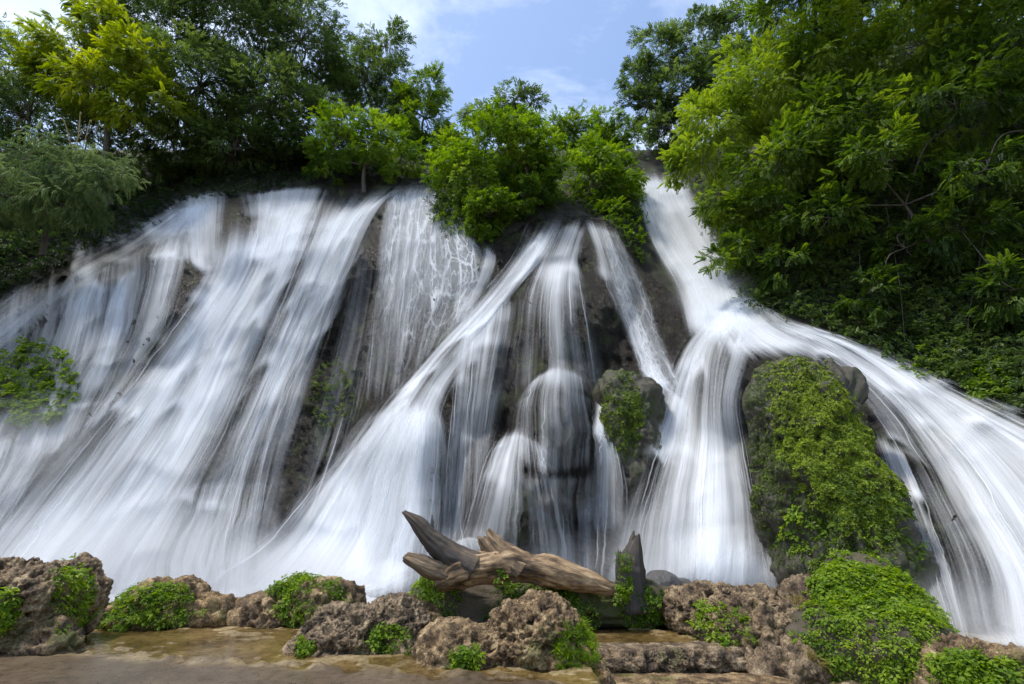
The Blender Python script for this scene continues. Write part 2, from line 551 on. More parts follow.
def build_relief():
    cx = np.arange(-280, 1305, 3.0)
    top = np.interp(cx, [-280, 700, 800, 1000, 1304], [150, 150, 60, 20, 20])
    ns = 190
    s = np.linspace(0, 1, ns)
    PX = np.broadcast_to(cx, (ns, len(cx)))
    PY = top[None] + s[:, None] * (716 - top[None])
    Y = depth(PX, PY)
    B = at(PX, PY, Y)
    f1 = fbm(B * np.array([0.62, 0.62, 0.24]), 4, 3, ridged=True)
    f2 = fbm(B * np.array([2.2, 2.2, 0.9]), 4, 9, ridged=True)
    f3 = fbm(B * 5.0, 3, 21, ridged=True)
    wet = smooth(-10, 25, PY - water_line(PX))
    Y2 = Y - wet * (0.42 * f1 + 0.20 * f2 + 0.13 * f3) - (1 - wet) * 0.5 * f1
    V = at(PX, PY, Y2)
    # carry the ground on behind the upper edge
    back = []
    for k, d in enumerate((4, 12, 30, 70)):
        b = V[0].copy(); b[:, 1] += d; b[:, 0] *= 1 + d / 40.0; b[:, 2] += d * 0.12
        back.append(b)
    VV = np.concatenate([np.stack(back[::-1]), V], 0)
    nr, nc = VV.shape[:2]
    F = grid_faces(nr, nc)
    wetv = np.concatenate([np.zeros((4, nc)), wet], 0)
    fw = wetv.ravel()[F].mean(1)
    o = mk('cliff', VV.reshape(-1, 3), F, M['cliff'])
    o.data.materials.append(M['bank'])
    o.data.polygons.foreach_set('material_index', (fw < 0.5).astype(np.int32))
    tag(o, kind='structure')
    return V, PX, PY


RV, RPX, RPY = build_relief()


# ground: one sheet to the horizon, near part with the shallow terraces and the two stone steps
def build_ground():
    xs = np.concatenate([[-150, -80, -40, -25], np.arange(-16, 14, 0.07), [18, 30, 60, 150]])
    ys = np.concatenate([[-150, -60, -20, -5, 0, 3, 5], np.arange(6, 18, 0.06), [20, 26, 40, 150]])
    X, Yy = np.meshgrid(xs, ys)
    P = np.stack([X, Yy, np.zeros_like(X)], -1)
    n = fbm(P * 0.9, 5, 5)
    n2 = fbm(P * 4, 4, 6)
    z = 0.045 * n + 0.02 * n2
    # terraces of the shallow pool
    pool = smooth(8.6, 9.0, Yy + .215 * (X + 7.7) + 0.5 * n) * smooth(-9.5, -8.0, X + 0.8 * n) 
    z = z * (0.45 + 0.55 * pool) + (1 - pool) * 0.012
    z += pool * (0.05 * fbm(P * np.array([2.2, 3.5, 1]), 4, 8, ridged=True) - 0.045)
    z += pool * 0.07 * np.exp(-((Yy + .215 * (X + 7.7) - 8.95 + .5 * n) / .14) ** 2) * smooth(-.2, .5, n2 + .3 * n)
    # the steps at the right
    rx = smooth(1.0, 1.3, X + 0.05 * n2)
    z -= rx * 0.30 * (1 - smooth(8.90, 9.02, Yy + 0.22 * n + 0.10 * n2 + 0.02 * (X - 1)))
    z -= rx * 0.32 * (1 - smooth(8.25, 8.36, Yy + 0.22 * n + 0.10 * n2))
    z -= 0.6 * smooth(12.6, 13.6, Yy)
    P[..., 2] = z
    m, t, out = nodes('wet_stone_ground')
    tc = N(t, 'ShaderNodeTexCoord')
    n1 = N(t, 'ShaderNodeTexNoise', Scale=0.8, Detail=9.0, Roughness=0.65)
    n2_ = N(t, 'ShaderNodeTexNoise', Scale=9.0, Detail=8.0, Roughness=0.7)
    for k in (n1, n2_): t.links.new(tc.outputs['Object'], k.inputs['Vector'])
    f = math_n(t, 'ADD', math_n(t, 'MULTIPLY', n1.outputs['Fac'], 0.55), math_n(t, 'MULTIPLY', n2_.outputs['Fac'], 0.45))
    r = ramp(t, [(0.36, (0.05, 0.034, 0.016)), (0.46, (0.14, 0.10, 0.048)), (0.55, (0.25, 0.19, 0.10)), (0.66, (0.42, 0.34, 0.21))])
    t.links.new(f, r.inputs['Fac'])
    # the worn grey path nearer than the pool
    sx = N(t, 'ShaderNodeSeparateXYZ'); t.links.new(tc.outputs['Object'], sx.inputs[0])
    ys_ = math_n(t, 'ADD', sx.outputs['Y'], math_n(t, 'MULTIPLY', math_n(t, 'ADD', sx.outputs['X'], 7.7), .215))
    yy = math_n(t, 'ADD', ys_, math_n(t, 'MULTIPLY', n1.outputs['Fac'], 1.6))
    mr = N(t, 'ShaderNodeMapRange'); mr.inputs['From Min'].default_value = 9.35; mr.inputs['From Max'].default_value = 9.9
    t.links.new(yy, mr.inputs['Value'])
    xx = N(t, 'ShaderNodeMapRange'); xx.inputs['From Min'].default_value = 0.9; xx.inputs['From Max'].default_value = 1.2
    t.links.new(sx.outputs['X'], xx.inputs['Value'])
    fac = math_n(t, 'MAXIMUM', mr.outputs[0], xx.outputs[0])
    pr = ramp(t, [(0.38, (0.045, 0.031, 0.018)), (0.62, (0.135, 0.098, 0.062))])
    t.links.new(f, pr.inputs['Fac'])
    mx = N(t, 'ShaderNodeMixRGB'); t.links.new(fac, mx.inputs['Fac']); t.links.new(pr.outputs[0], mx.inputs['Color1']); t.links.new(r.outputs[0], mx.inputs['Color2'])
    b = N(t, 'ShaderNodeBsdfPrincipled'); b.inputs['Specular IOR Level'].default_value = 0.5
    rr = N(t, 'ShaderNodeMapRange'); rr.inputs['To Min'].default_value = 0.12; rr.inputs['To Max'].default_value = 0.5
    t.links.new(n2_.outputs['Fac'], rr.inputs['Value']); t.links.new(rr.outputs[0], b.inputs['Roughness'])
    t.links.new(mx.outputs[0], b.inputs['Base Color'])
    bp = N(t, 'ShaderNodeBump'); bp.inputs['Strength'].default_value = 0.6; bp.inputs['Distance'].default_value = 0.03
    t.links.new(n2_.outputs['Fac'], bp.inputs['Height']); t.links.new(bp.outputs[0], b.inputs['Normal'])
    t.links.new(b.outputs[0], out.inputs['Surface'])
    o = mk('ground', P.reshape(-1, 3), grid_faces(*X.shape)[:, ::-1], m)
    tag(o, kind='structure')


build_ground()


def build_shallow_water():
    m, t, out = nodes('clear_shallow_water')
    tc = N(t, 'ShaderNodeTexCoord')
    mp = N(t, 'ShaderNodeMapping'); mp.inputs['Scale'].default_value = (1.0, 2.2, 1)
    t.links.new(tc.outputs['Object'], mp.inputs['Vector'])
    n = N(t, 'ShaderNodeTexNoise', Scale=3.5, Detail=4.0)
    t.links.new(mp.outputs[0], n.inputs['Vector'])
    bp = N(t, 'ShaderNodeBump'); bp.inputs['Strength'].default_value = 0.35; bp.inputs['Distance'].default_value = 0.04
    t.links.new(n.outputs['Fac'], bp.inputs['Height'])
    fr = N(t, 'ShaderNodeFresnel'); fr.inputs['IOR'].default_value = 1.33
    t.links.new(bp.outputs[0], fr.inputs['Normal'])
    tp = N(t, 'ShaderNodeBsdfTransparent'); tp.inputs['Color'].default_value = (0.90, 0.86, 0.72, 1)
    gl = N(t, 'ShaderNodeBsdfGlossy'); gl.inputs['Roughness'].default_value = 0.12
    t.links.new(bp.outputs[0], gl.inputs['Normal'])
    mx = N(t, 'ShaderNodeMixShader')
    t.links.new(fr.outputs[0], mx.inputs[0]); t.links.new(tp.outputs[0], mx.inputs[1]); t.links.new(gl.outputs[0], mx.inputs[2])
    t.links.new(mx.outputs[0], out.inputs['Surface'])
    V = np.array([(-14, 5.5, -0.012), (0.95, 5.5, -0.012), (1.25, 8.75, -0.012), (5.2, 8.98, -0.012), (5.2, 12.9, -0.012), (-14, 12.9, -0.012)])
    o = mk('shallow_water', V, np.arange(6)[None], m)
    tag(o, kind='structure')


build_shallow_water()

# ------------------------------------------------------------------ waterfalls
MET = 0.042   # metres per pixel around the falls, for thread widths


def cascade(name, label, sheets, strands=0, seed=0, off=0.36, group=None, thick=1.0):
    """a fall of water: overlapping veils between guide lines plus loose threads, in one mesh"""
    r = np.random.default_rng(seed + 100)
    parts, flows, covs, nets = [], [], [], []
    n = 0
    for si, sh in enumerate(sheets):
        guides, opt = sh if isinstance(sh, tuple) else (sh, {})
        m = opt.get('m', 90)
        G = np.stack([crom(g, m) for g in guides])            # guides x m x (px,py,cov)
        if len(G) > 1 and opt.get('spread', .22):
            sp = opt.get('spread', .22)
            G0 = G[0, :, :2] + (G[0, :, :2] - G[1, :, :2]) * sp
            G1 = G[-1, :, :2] + (G[-1, :, :2] - G[-2, :, :2]) * sp
            G[0, :, :2], G[-1, :, :2] = G0, G1
        k = len(G)
        length = np.linalg.norm(np.diff(G[:, :, :2], axis=1), axis=2).sum(1).mean()
        width = np.linalg.norm(G[-1, :, :2] - G[0, :, :2], axis=1).mean()
        nu = int(max(14, width / 3.0))
        layers = opt.get('layers', 2)

        def ev(u, vi=None):
            """sheet position at across-parameter u (array m or nu x m)"""
            q = np.clip(u, 0, 1) * (k - 1)
            i = np.clip(np.floor(q).astype(int), 0, k - 2)
            f = q - i
            vi_ = np.arange(m) if vi is None else vi
            g = lambda a: G[np.clip(a, 0, k - 1), vi_]
            a, b, c, d = g(i - 1), g(i), g(i + 1), g(i + 2)
            if k == 2:
                return b * (1 - f[..., None]) + c * f[..., None]
            a = np.where((i == 0)[..., None], 2 * b - c, a)
            d = np.where((i >= k - 2)[..., None], 2 * c - b, d)
            f = f[..., None]
            cub = 0.5 * (2 * b + (c - a) * f + (2 * a - 5 * b + 4 * c - d) * f ** 2 + (3 * b - a - 3 * c + d) * f ** 3)
            lin = b * (1 - f) + c * f
            cub[..., 2] = lin[..., 2]
            return cub

        v = np.linspace(0, 1, m)
        for ly in range(layers):
            uu = np.linspace(0, 1, nu)[:, None] * np.ones((1, m))
            wob = 0.05 * fbm(np.stack([uu * 3 + ly * 7, v[None] * 3 + uu * 0, uu * 0 + seed + si], -1), 3, 5 + ly)
            E = ev(uu + wob * uu * (1 - uu) * 4)
            px, py, cv = E[..., 0], E[..., 1], E[..., 2]
            e = opt.get('edge', 0.34)
            en = 0.5 + 0.5 * fbm(np.stack([uu * 0 + ly * 3.1, v[None] * 6 + uu * 0, uu * 0 + seed], -1), 3, 8)
            cv = cv * smooth(0, e * (0.6 + en), uu) * smooth(0, e * (0.6 + en), 1 - uu)
            cv = cv * smooth(-0.01, opt.get('f0', 0.10), v)[None] * smooth(-0.01, opt.get('f1', 0.10), 1 - v)[None]
            # uneven supply of water, and small ledges: a bright curved lip, thinner water below it
            nz = fbm(np.stack([uu * max(2, width / 40), v[None] * 2.6 + uu * 0, uu * 0 + si * 3.7 + seed], -1), 3, 41)
            cv = cv * (0.86 + 0.42 * nz)
            lipo = 0 * uu
            rl = np.random.default_rng(seed * 91 + si)
            for _ in range(int(opt.get('ledges', width * length / 5200))):
                ul, vl, wu = rl.uniform(0.02, .98), rl.uniform(.03, .5), rl.uniform(7, 22) / max(width, 20)
                st = rl.uniform(.4, 1.0)
                du = (uu - ul) / wu
                dv = (v[None] - vl - 0.03 * du * du) * length
                g = np.exp(-du * du * 1.3)
                cv = cv + st * g * (0.25 * np.exp(-(dv / 6.0) ** 2) - 0.36 * smooth(2, 12, dv) * np.exp(-np.maximum(dv, 0) / rl.uniform(25, 60)))
                lipo = lipo + st * g * 0.09 * np.where(dv < 0, np.exp(-(dv / 14.0) ** 2), np.exp(-dv / 30.0))
            cv = cv * smooth(0, e * .5, uu) * smooth(0, e * .5, 1 - uu) * smooth(-0.01, opt.get('f0', 0.10), v)[None]
            cv = np.clip(cv * 1.14, 0, 1) ** 1.45 * 0.96
            if ly: cv = cv * 0.45
            um = uu * width * MET
            vm = v[None] * length * MET + uu * 0
            rel = fbm(np.stack([um * 1.6, vm * 0.22, um * 0 + ly * 5 + si * 9 + seed], -1), 3, 31)
            o_ = off + opt.get('lift', 0) + lipo + 0.10 * ly + thick * (0.13 * rel + 0.05 * np.sin(uu * 3.14))
            V = at(px, py, water_bed(px, py) - o_)
            parts.append((V.reshape(-1, 3), grid_faces(nu, m)))
            flows.append(np.stack([um, vm, um * 0 + ly * 13.7 + si * 31.3 + seed * 7.1], -1).reshape(-1, 3))
            covs.append(cv.ravel()); nets.append(np.full(cv.size, float(opt.get('net', 0))))
        ns = int(opt.get('strands', strands) * 0.22)
        for _ in range(ns):
            u0 = .06 + .88 * r.beta(0.9, 0.9)
            a0 = r.uniform(-0.02, 0.75) ** 1.0; a1 = min(1.0, a0 + r.uniform(0.25, 0.8))
            i0, i1 = int(max(0, a0) * (m - 1)), int(a1 * (m - 1))
            if i1 - i0 < 6: continue
            vi = np.arange(i0, i1 + 1)
            u = u0 + opt.get('wander', 0.02) * fbm(np.stack([vi * 0.12, vi * 0 + r.uniform(0, 99), vi * 0], -1), 3, 3)
            E = ev(u, vi)
            E[:, :2] += opt.get('jit', 0.0) * np.stack([vnoise(np.stack([vi * .35, vi * 0 + u0 * 77, vi * 0.], -1), 4), vi * 0], -1)
            w = r.uniform(0.45, 1.5) * opt.get('w', 1.0)
            prof = np.sin(np.linspace(0.03, 1, len(vi)) * np.pi) ** 0.7
            T = norm(np.gradient(E[:, :2], axis=0))
            Nn = np.stack([-T[:, 1], T[:, 0]], 1)
            rows = []
            for sgn in (-1, -.5, 0, .5, 1):
                q = E[:, :2] + Nn * (sgn * w * (0.5 + 0.7 * np.linspace(0, 1, len(vi))))[:, None]
                rows.append(at(q[:, 0], q[:, 1], water_bed(q[:, 0], q[:, 1]) - off - opt.get('lift', 0) - 0.13 - 0.04 * (1 - abs(sgn))))
            V = np.stack(rows)
            c0 = np.clip(r.uniform(0.1, 0.5) * (0.25 + E[:, 2] * .8) * opt.get('sc', 1.0), 0, 0.9) * prof
            parts.append((V.reshape(-1, 3), grid_faces(5, len(vi))))
            vm = vi / m * length * MET
            fu = u0 * width * MET + r.uniform(0, 50)
            flows.append(np.stack([np.stack([vm * 0 + fu + s_ * w * MET, vm, vm * 0 + seed], -1) for s_ in (-1, -.5, 0, .5, 1)]).reshape(-1, 3))
            covs.append(np.stack([c0 * 0.0, c0 * .6, c0, c0 * .6, c0 * 0.0]).ravel()); nets.append(np.zeros(c0.size * 5))
    V, F = merge(parts)
    org = V.mean(0)
    o = mk(name, V, F, M['water'], origin=org, attrs={'flow': ('FLOAT_VECTOR', np.vstack(flows)), 'cov': ('FLOAT', np.concatenate(covs)), 'net': ('FLOAT', np.concatenate(nets))})
    tag(o, label, 'waterfall', group or 'cascades pouring over the cliff')
    return o


# far left, over the dark domes
cascade('waterfall', 'thin white water spilling over dark round domes beside the drooping bush', [
    ([[(178, 198, .6), (130, 222, .6), (60, 250, .55), (0, 290, .5), (-60, 330, .5)],
      [(190, 205, .8), (140, 240, .85), (80, 272, .8), (20, 312, .8), (-50, 372, .7)],
      [(205, 215, .7), (160, 250, .7), (100, 278, .65), (50, 310, .5), (-20, 390, .5)]], dict(strands=26, ledges=16)),
    ([[(70, 272, .7), (52, 300, .5), (20, 360, .35), (-30, 440, .3)],
      [(92, 270, .8), (82, 296, .7), (66, 350, .45), (45, 420, .35)],
      [(112, 282, .7), (110, 305, .6), (98, 350, .4), (85, 400, .3)]], dict(strands=50, layers=1)),
    ([[(128, 268, .6), (112, 292, .6), (98, 340, .5), (80, 400, .3)],
      [(140, 262, .8), (132, 290, .55), (120, 340, .45), (105, 390, .3)]], dict(strands=25)),
    ([[(150, 250, .8), (142, 275, .5), (134, 310, .3), (122, 350, .2)],
      [(172, 244, .8), (168, 270, .35), (160, 310, .25), (150, 345, .15)],
      [(190, 258, .8), (186, 280, .3), (178, 305, .25), (165, 335, .2)]], dict(strands=40, layers=1)),
    ([[(180, 205, .8), (150, 238, .8), (135, 262, .6)], [(215, 200, .7), (192, 235, .6), (188, 262, .7)]], dict(strands=16)),
    ([[(40, 400, .2), (10, 460, .35), (-40, 540, .4)], [(110, 390, .2), (60, 460, .4), (0, 540, .5)]], dict(strands=14)),
], seed=1)

# the broad diagonal fall
cascade('waterfall', 'broadest dense white fall sweeping diagonally down to the low rocks', [
    ([[(205, 240, .7), (195, 268, .85), (150, 330, .8), (70, 430, .75), (-10, 520, .75), (-70, 590, .7)],
      [(235, 215, .8), (225, 270, .95), (190, 325, .92), (115, 430, .85), (40, 530, .85), (-10, 600, .8)],
      [(275, 205, .8), (252, 275, .97), (215, 340, .95), (160, 440, .85), (90, 540, .85), (50, 610, .85)],
      [(310, 200, .8), (282, 275, .9), (250, 340, .85), (205, 440, .7), (145, 540, .75), (105, 612, .8)],
      [(340, 200, .7), (305, 270, .8), (275, 340, .6), (232, 430, .45), (190, 520, .4), (160, 612, .5)]], dict(strands=110, m=120)),
    ([[(176, 196, .6), (178, 215, .7), (186, 262, .7)], [(205, 190, .7), (204, 225, .7), (206, 275, .7)], [(226, 188, .6), (222, 225, .5), (222, 270, .8)]], dict(strands=14)),
    ([[(240, 192, .7), (248, 225, .8), (240, 260, .9)], [(300, 183, .6), (285, 220, .9), (270, 270, .9)], [(335, 186, .5), (320, 225, .9), (300, 270, .8)]], dict(strands=30)),
], seed=2)

# its right shoulder below the round bush
cascade('waterfall', 'silky fall from the cliff edge beneath the round bush, thinning to grey threads', [
    ([[(300, 192, .6), (300, 235, .8), (275, 300, .7), (235, 400, .5), (185, 500, .4), (140, 600, .5)],
      [(365, 186, .8), (335, 230, .9), (305, 300, .8), (262, 400, .65), (225, 490, .45), (190, 600, .45)],
      [(405, 180, .9), (365, 215, .9), (335, 275, .8), (300, 360, .6), (262, 450, .4), (235, 590, .35)],
      [(430, 178, .9), (388, 200, .9), (358, 260, .75), (335, 330, .5), (305, 410, .35), (272, 520, .25)]], dict(strands=110, m=110)),
    ([[(285, 290, .5), (262, 350, .5), (240, 420, .4), (225, 490, .3)], [(345, 265, .7), (330, 320, .5), (310, 380, .35), (290, 450, .2)]], dict(strands=70, layers=1, w=1.1)),
    ([[(160, 480, .3), (110, 560, .5), (90, 610, .6)], [(280, 470, .15), (262, 560, .35), (280, 610, .5)]], dict(strands=24, layers=1)),
], seed=3)

# braided threads
cascade('waterfall', 'braided net of thin white threads over bare dark rock beside the large leafy bush', [
    ([[(395, 180, .95), (385, 230, .9), (378, 290, .85), (366, 340, .6), (358, 400, .3)], [(425, 178, .98), (420, 230, .95), (415, 290, .9), (405, 340, .6), (398, 400, .3)],
      [(452, 182, .95), (468, 235, .95), (478, 275, .9), (462, 320, .6), (440, 360, .3)]], dict(net=1, strands=0, layers=2, ledges=0, edge=.1)),
    ([[(398, 180, .7), (388, 210, .4), (380, 250, .25), (372, 320, .25), (364, 400, .3)], [(425, 178, .7), (416, 210, .4), (408, 260, .3), (400, 320, .35), (392, 400, .3)], [(448, 182, .6), (455, 225, .35), (460, 265, .3), (450, 310, .25), (432, 350, .15)]], dict(strands=90, layers=1, ledges=0)),
    ([[(486, 242, .4), (482, 265, .6), (472, 290, .5), (450, 320, .3)], [(498, 250, .4), (495, 270, .6), (484, 295, .6), (462, 325, .3)]], dict(strands=10, layers=1)),
], seed=4)

# the central fall
cascade('waterfall', 'central fan of white water from the cliff notch to the umbrella dome and pool', [
    ([[(526, 216, .6), (505, 262, .8), (470, 300, .75), (425, 350, .75), (382, 398, .8), (320, 470, .85), (262, 535, .9), (175, 592, .85)],
      [(545, 212, .9), (520, 258, .97), (486, 303, .95), (442, 350, .95), (405, 396, .97), (352, 470, .93), (310, 540, .93), (255, 602, .9)],
      [(560, 212, .9), (535, 258, .97), (503, 300, .92), (462, 350, .85), (428, 397, .92), (402, 470, .88), (380, 540, .85), (345, 605, .9)],
      [(576, 212, .8), (552, 255, .9), (520, 288, .8), (485, 340, .65), (448, 400, .7), (442, 460, .65), (436, 520, .6), (430, 600, .7)]], dict(strands=120, m=120)),
    ([[(462, 312, .8), (452, 360, .6), (446, 430, .55), (440, 500, .5), (432, 570, .45)],
      [(485, 296, .9), (478, 350, .6), (470, 420, .55), (466, 490, .45), (462, 540, .4)],
      [(520, 285, .9), (522, 310, .6), (514, 360, .45), (500, 420, .35), (488, 480, .2), (475, 520, .15)]], dict(strands=80, layers=1)),
    ([[(376, 402, .9), (340, 450, .85), (304, 535, .85), (270, 602, .85)], [(412, 390, .97), (404, 440, .9), (384, 520, .85), (362, 604, .85)], [(440, 402, .9), (452, 450, .75), (456, 520, .65), (456, 595, .65)]], dict(strands=70, layers=2, ledges=0, f0=.12)),
    ([[(352, 560, .3), (300, 575, .7), (215, 596, .8)], [(450, 560, .3), (400, 590, .7), (330, 612, .8)]], dict(strands=6, f0=.3)),
], seed=5)

# the lip dome and the threads on the right of the centre
cascade('waterfall', 'lacy threads draping the tall dark dome right of the central fan', [
    ([[(560, 212, .9), (548, 240, .8), (536, 268, .9), (524, 300, .65), (518, 350, .45), (514, 400, .3)],
      [(580, 214, .8), (568, 245, .7), (560, 270, .95), (556, 300, .6), (556, 350, .42), (558, 395, .3)],
      [(590, 222, .7), (580, 250, .65), (582, 276, .9), (590, 310, .6), (598, 350, .5), (604, 398, .3)]], dict(strands=60, layers=1)),
    ([[(578, 210, .8), (592, 245, .6), (602, 285, .5), (620, 325, .5), (638, 362, .6), (650, 400, .6)],
      [(592, 212, .8), (604, 245, .55), (618, 285, .5), (632, 325, .5), (650, 368, .7), (668, 402, .7)],
      [(603, 214, .5), (616, 250, .35), (632, 295, .3), (645, 335, .3), (664, 375, .6), (688, 405, .6)]], dict(strands=70, layers=1, wander=.12, jit=2)),
    ([[(596, 214, .7), (606, 250, .9), (618, 300, .9), (634, 350, .95), (652, 400, .9)], [(610, 218, .6), (630, 256, .85), (648, 300, .8), (664, 345, .85), (690, 400, .9)]], dict(net=1, strands=0, layers=2, ledges=0, edge=.25, spread=.15)),
], seed=6)

# veils over the two lower boulders, and the narrow fall beside
cascade('waterfall', 'sheer veil over the upper round boulder in the middle', [
    ([[(526, 386, .75), (516, 402, .6), (510, 428, .5), (508, 455, .3)], [(557, 361, .7), (551, 400, .42), (548, 440, .38), (550, 476, .3)],
      [(590, 378, .75), (600, 402, .6), (606, 430, .5), (608, 465, .3)]], dict(strands=46, layers=1, jit=1.5)),
], seed=7)
cascade('waterfall', 'sheer veil splaying over the lower round boulder above the driftwood', [
    ([[(494, 438, .8), (480, 462, .7), (468, 500, .6), (452, 548, .5)], [(514, 426, .8), (502, 460, .65), (492, 505, .5), (480, 556, .4)],
      [(528, 428, .75), (532, 465, .4), (536, 510, .3), (540, 560, .25)], [(546, 446, .7), (564, 478, .6), (577, 520, .55), (586, 570, .5)]], dict(strands=80, layers=1)),
    ([[(520, 470, .3), (530, 520, .4), (534, 590, .5)], [(560, 470, .35), (566, 520, .45), (572, 590, .5)], [(606, 466, .35), (606, 520, .45), (600, 590, .5)]], dict(strands=50, layers=1, ledges=0)),
    ([[(440, 548, .4), (446, 562, .6), (440, 590, .5)], [(470, 534, .8), (472, 552, .4), (475, 580, .4)], [(498, 546, .6), (505, 560, .4), (510, 590, .3)]], dict(strands=12, layers=1)),
], seed=8)
cascade('waterfall', 'narrow double fall squeezed between the veiled boulder and the small mossy one', [
    ([[(596, 372, .7), (596, 400, .85), (592, 435, .8), (588, 480, .55), (592, 540, .25)], [(604, 373, .7), (604, 400, .9), (606, 435, .9), (606, 480, .6), (604, 540, .3)],
      [(612, 372, .5), (610, 402, .8), (616, 440, .85), (626, 480, .6), (628, 530, .3)]], dict(strands=40)),
    ([[(655, 392, .4), (625, 372, .5), (600, 376, .7)], [(662, 400, .3), (625, 382, .3), (604, 384, .6)]], dict(layers=1, strands=4)),
], seed=9)

# right hand falls
cascade('waterfall', 'high narrow chute dropping behind the overhanging branches', [
    ([[(632, 168, .95), (640, 210, .95), (655, 250, .9), (678, 292, .95), (690, 340, .9)], [(648, 168, .98), (662, 210, .97), (684, 250, .92), (708, 290, .95), (722, 345, .9)],
      [(682, 170, .95), (706, 212, .92), (728, 252, .9), (738, 288, .95), (756, 335, .9)]], dict(strands=26, edge=.16, f1=.12, spread=.1, ledges=0)),
    ([[(672, 255, .8), (690, 300, .95), (705, 330, .9), (690, 370, .7)], [(705, 260, .85), (728, 300, .97), (750, 330, .95), (800, 362, .8)], [(722, 262, .7), (748, 294, .9), (790, 318, .9), (870, 356, .8)]], dict(strands=20, f0=.2, f1=.25, ledges=0)),
], seed=10, thick=.5)
cascade('waterfall', 'thick white curtain falling left of the mossy boulder into the pool', [
    ([[(704, 318, .9), (678, 345, .92), (658, 390, .9), (640, 450, .9), (615, 520, .85), (588, 590, .8)],
      [(722, 315, .97), (696, 350, .95), (680, 400, .92), (668, 460, .92), (652, 530, .85), (640, 600, .85)],
      [(738, 315, .97), (715, 345, .42), (708, 395, .38), (706, 450, .85), (702, 520, .85), (696, 600, .9)],
      [(748, 316, .97), (742, 350, .4), (730, 400, .55), (736, 450, .9), (746, 520, .9), (750, 605, .9)],
      [(754, 318, .9), (756, 345, .45), (744, 400, .6), (752, 460, .8), (770, 540, .85), (800, 600, .85)]], dict(strands=120)),
    ([[(690, 540, .3), (680, 590, .7), (660, 608, .8)], [(735, 500, .5), (730, 560, .8), (720, 605, .9)], [(765, 520, .4), (785, 570, .75), (800, 604, .8)]], dict(strands=10, f0=.6, ledges=0)),
    ([[(672, 388, .5), (662, 410, .6), (650, 450, .7)], [(690, 400, .6), (680, 430, .6), (664, 470, .7)]], dict(strands=10)),
], seed=11)
cascade('waterfall', 'wide slope of silky water running behind the mossy boulder under the shaded bank', [
    ([[(740, 318, .95), (785, 345, .9), (838, 385, .85), (872, 430, .8), (900, 495, .6), (925, 560, .45), (945, 640, .4)],
      [(752, 316, .97), (815, 345, .95), (880, 392, .92), (925, 450, .85), (960, 510, .75), (990, 580, .7), (1010, 660, .7)],
      [(762, 314, .95), (850, 348, .92), (930, 405, .9), (995, 470, .85), (1045, 540, .8), (1085, 610, .75), (1110, 690, .7)],
      [(772, 314, .8), (870, 348, .75), (960, 396, .75), (1060, 450, .75), (1140, 510, .7), (1200, 580, .7), (1240, 680, .7)],
      [(780, 314, .5), (885, 350, .5), (985, 392, .5), (1090, 430, .5), (1200, 480, .5), (1260, 540, .5), (1290, 620, .5)]], dict(strands=150, m=120)),
    ([[(868, 420, .6), (885, 470, .6), (905, 530, .5), (925, 600, .5), (940, 640, .3)], [(900, 440, .7), (925, 500, .6), (950, 570, .5), (972, 650, .5)]], dict(strands=50, layers=1)),
    ([[(940, 630, .3), (955, 650, .7), (960, 690, .8)], [(1010, 610, .4), (1040, 640, .8), (1050, 690, .8)]], dict(strands=5, f0=.4)),
], seed=12)


# faint wide veils that fill the space between the dense falls
cascade('waterfall', 'faint film of water trickling down the dark rock between the dense falls', [
    ([[(360, 230, .1), (345, 320, .16), (318, 420, .25), (280, 540, .4)], [(385, 260, .1), (372, 340, .14), (352, 430, .2), (320, 520, .35)]], dict(strands=24, layers=1, ledges=0)),
    ([[(455, 330, .4), (448, 420, .35), (440, 560, .45)], [(490, 300, .35), (485, 380, .3), (470, 440, .25), (455, 540, .35)]], dict(strands=30, layers=1, ledges=0)),
    ([[(0, 285, .5), (-20, 380, .4), (-60, 480, .4)], [(110, 250, .6), (88, 350, .4), (40, 460, .45)], [(200, 225, .6), (170, 320, .5), (110, 420, .55)]], dict(strands=50, layers=1, ledges=0)),
    ([[(-40, 440, .4), (-80, 560, .6)], [(60, 420, .4), (-10, 560, .6)]], dict(strands=20, layers=1, ledges=0)),
], seed=20, off=.3)


def build_pool():
    """white churned pool behind the rocks"""
    X, Y = np.meshgrid(np.arange(-18, 14, 0.2), np.arange(11.6, 19, 0.2))
    P = np.stack([X, Y, np.zeros_like(X)], -1)
    P[..., 2] = -0.03 + 0.06 * fbm(P * 0.9, 4, 12)
    cov = 0.62 + 0.3 * fbm(P * 0.7, 3, 14) + 0.22 * smooth(12.5, 15, Y)
    o = mk('pool_water', P.reshape(-1, 3), grid_faces(*X.shape)[:, ::-1], M['water'],
           attrs={'flow': ('FLOAT_VECTOR', P * np.array([0.3, 1.2, 1])), 'cov': ('FLOAT', np.clip(cov, 0, .95).ravel())})
    tag(o, kind='structure')


build_pool()


